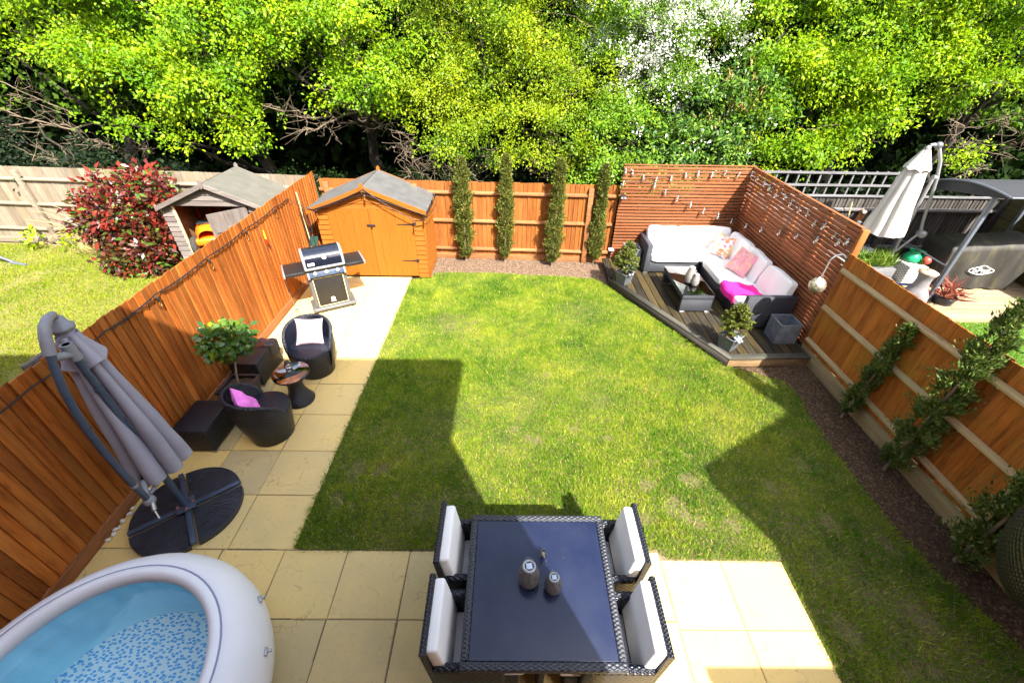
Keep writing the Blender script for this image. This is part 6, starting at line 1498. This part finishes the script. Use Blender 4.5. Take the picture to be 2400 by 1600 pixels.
tree('oak_tree', 'shaded oak with twisted bare branches at the far right corner', 'tree', (11.5, 12.4, 0), [(11.0, 11.0, 4.7, 1.1, .9, .8, 130), (12.0, 10.9, 4.0, .9, .7, .8, 90), (10.6, 10.6, 3.8, .7, .5, .5, 50), (11.2, 11.1, 5.5, 1.4, .9, .7, 90), (9.6, 9.9, 2.2, .35, .3, .25, 16)], 'oak_leaf', .095, 8, .17, twigs=30, bare=(((11.5, 11.8, 1.4), (9.8, 9.9, 2.5), .035), ((11.4, 11.6, 1.8), (10.6, 9.9, 2.9), .035), ((11.3, 11.4, 1.2), (10.2, 9.7, 1.9), .03), ((11.8, 11.4, 1.6), (11.6, 10.0, 2.9), .035), ((11.0, 11.6, 2.2), (9.4, 10.2, 2.9), .03)))
tree('ivy_bush', 'dark ivy thicket with pale twigs low behind the pale fence', 'bush', (-10.5, 11.6, 0), [(-11.6, 10.6, 2.0, .8, .4, .6, 60), (-10.2, 10.6, 1.5, .9, .4, .5, 60), (-8.6, 10.7, 1.3, .8, .4, .4, 50), (-12.4, 10.7, 2.7, .7, .4, .5, 40)], 'ivy_shade_leaf', .10, 8, .05, twigs=40, spread=.14, width=.75, bare=(((-11.2, 11.0, .8), (-9.6, 9.9, 1.7), .03), ((-9.8, 11.0, .9), (-10.8, 9.9, 2.0), .028), ((-9.9, 10.8, .8), (-9.2, 9.9, 1.5), .03)))
tree('bramble_bush', 'low tangle of dry stems and small leaves behind the orange shed', 'bush', (-2.6, 10.6, 0), [(-4.3, 9.9, 1.35, .6, .3, .35, 22), (-2.2, 9.8, 1.5, .7, .3, .4, 30), (-.9, 9.7, 1.6, .5, .3, .45, 26)], 'shade_leaf', .08, 7, .03, twigs=30, spread=.12, bare=(((-2.6, 10.4, .6), (-1.7, 9.6, 2.0), .014), ((-2.2, 10.4, .6), (-2.0, 9.6, 1.9), .012), ((-1.9, 10.4, .6), (-1.0, 9.5, 1.9), .012), ((-1.6, 10.4, .6), (-1.3, 9.5, 1.8), .012)))

# the deep wood: shaded trunks and one mass of leaves with shade in their colour, closing the view
for k, (x, y, lab) in enumerate([(-9.2, 15.5, 'tall dark trunk deep in the wood at far left'), (-5.0, 15.8, 'dark trunk deep in the wood behind the grey shed'), (-.8, 15.6, 'dark trunk deep in the wood behind the orange fence'), (4.9, 15.7, 'dark trunk deep in the wood behind the screen'), (8.0, 15.4, 'dark trunk deep in the wood behind the white parasol')]):
    mb = MB(); limb(mb, (0, 0, 0), (rnd.uniform(-.4, .4), 0, 7.5), .2, .1, .12, 7, 8); t = thing('tree_trunk', lab, 'tree', (x, y, 0)); mb.build('trunk', M['bark_dark'], t)
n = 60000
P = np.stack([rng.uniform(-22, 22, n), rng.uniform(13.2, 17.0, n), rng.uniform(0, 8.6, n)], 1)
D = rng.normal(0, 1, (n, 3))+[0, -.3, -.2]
struct(quads('woodland_mass', leaves(P, D, .30, .7, .2, up=np.array([0., -.7, .7]), jit=.6), M['shade_leaf']), 'stuff')
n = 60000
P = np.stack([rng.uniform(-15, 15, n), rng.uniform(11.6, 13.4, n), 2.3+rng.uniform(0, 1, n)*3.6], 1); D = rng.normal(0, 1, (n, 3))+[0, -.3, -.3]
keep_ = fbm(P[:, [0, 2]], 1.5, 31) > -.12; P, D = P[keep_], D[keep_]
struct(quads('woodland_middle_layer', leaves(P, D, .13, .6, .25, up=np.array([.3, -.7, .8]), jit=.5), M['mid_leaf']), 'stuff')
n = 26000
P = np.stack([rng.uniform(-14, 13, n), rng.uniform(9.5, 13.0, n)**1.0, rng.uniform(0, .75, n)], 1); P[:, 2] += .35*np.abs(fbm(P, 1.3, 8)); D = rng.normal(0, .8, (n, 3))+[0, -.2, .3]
struct(quads('woodland_ground_cover', leaves(P, D, .12, .7, .2), M['ivy_shade_leaf']), 'stuff')
# added backdrop slope, not part of the place, closing off the sky
bk = MB(); bk.grid(lambda u, v: (-45+90*u, 17.2+14*v, -.03+12*v**.7+.5*math.sin(u*40)*v), 40, 8); struct(bk.build('backdrop_slope', M['soil_dark']))
P = np.stack([rng.uniform(-26, 26, 14000), np.zeros(14000), np.zeros(14000)], 1); v = rng.uniform(0, .5, 14000); P[:, 1] = 17.2+14*v-.2; P[:, 2] = 12*v**.7
struct(quads('backdrop_foliage', leaves(P, rng.normal(0, 1, (14000, 3)), .5, .7, .2), M['shade_leaf']), 'stuff')
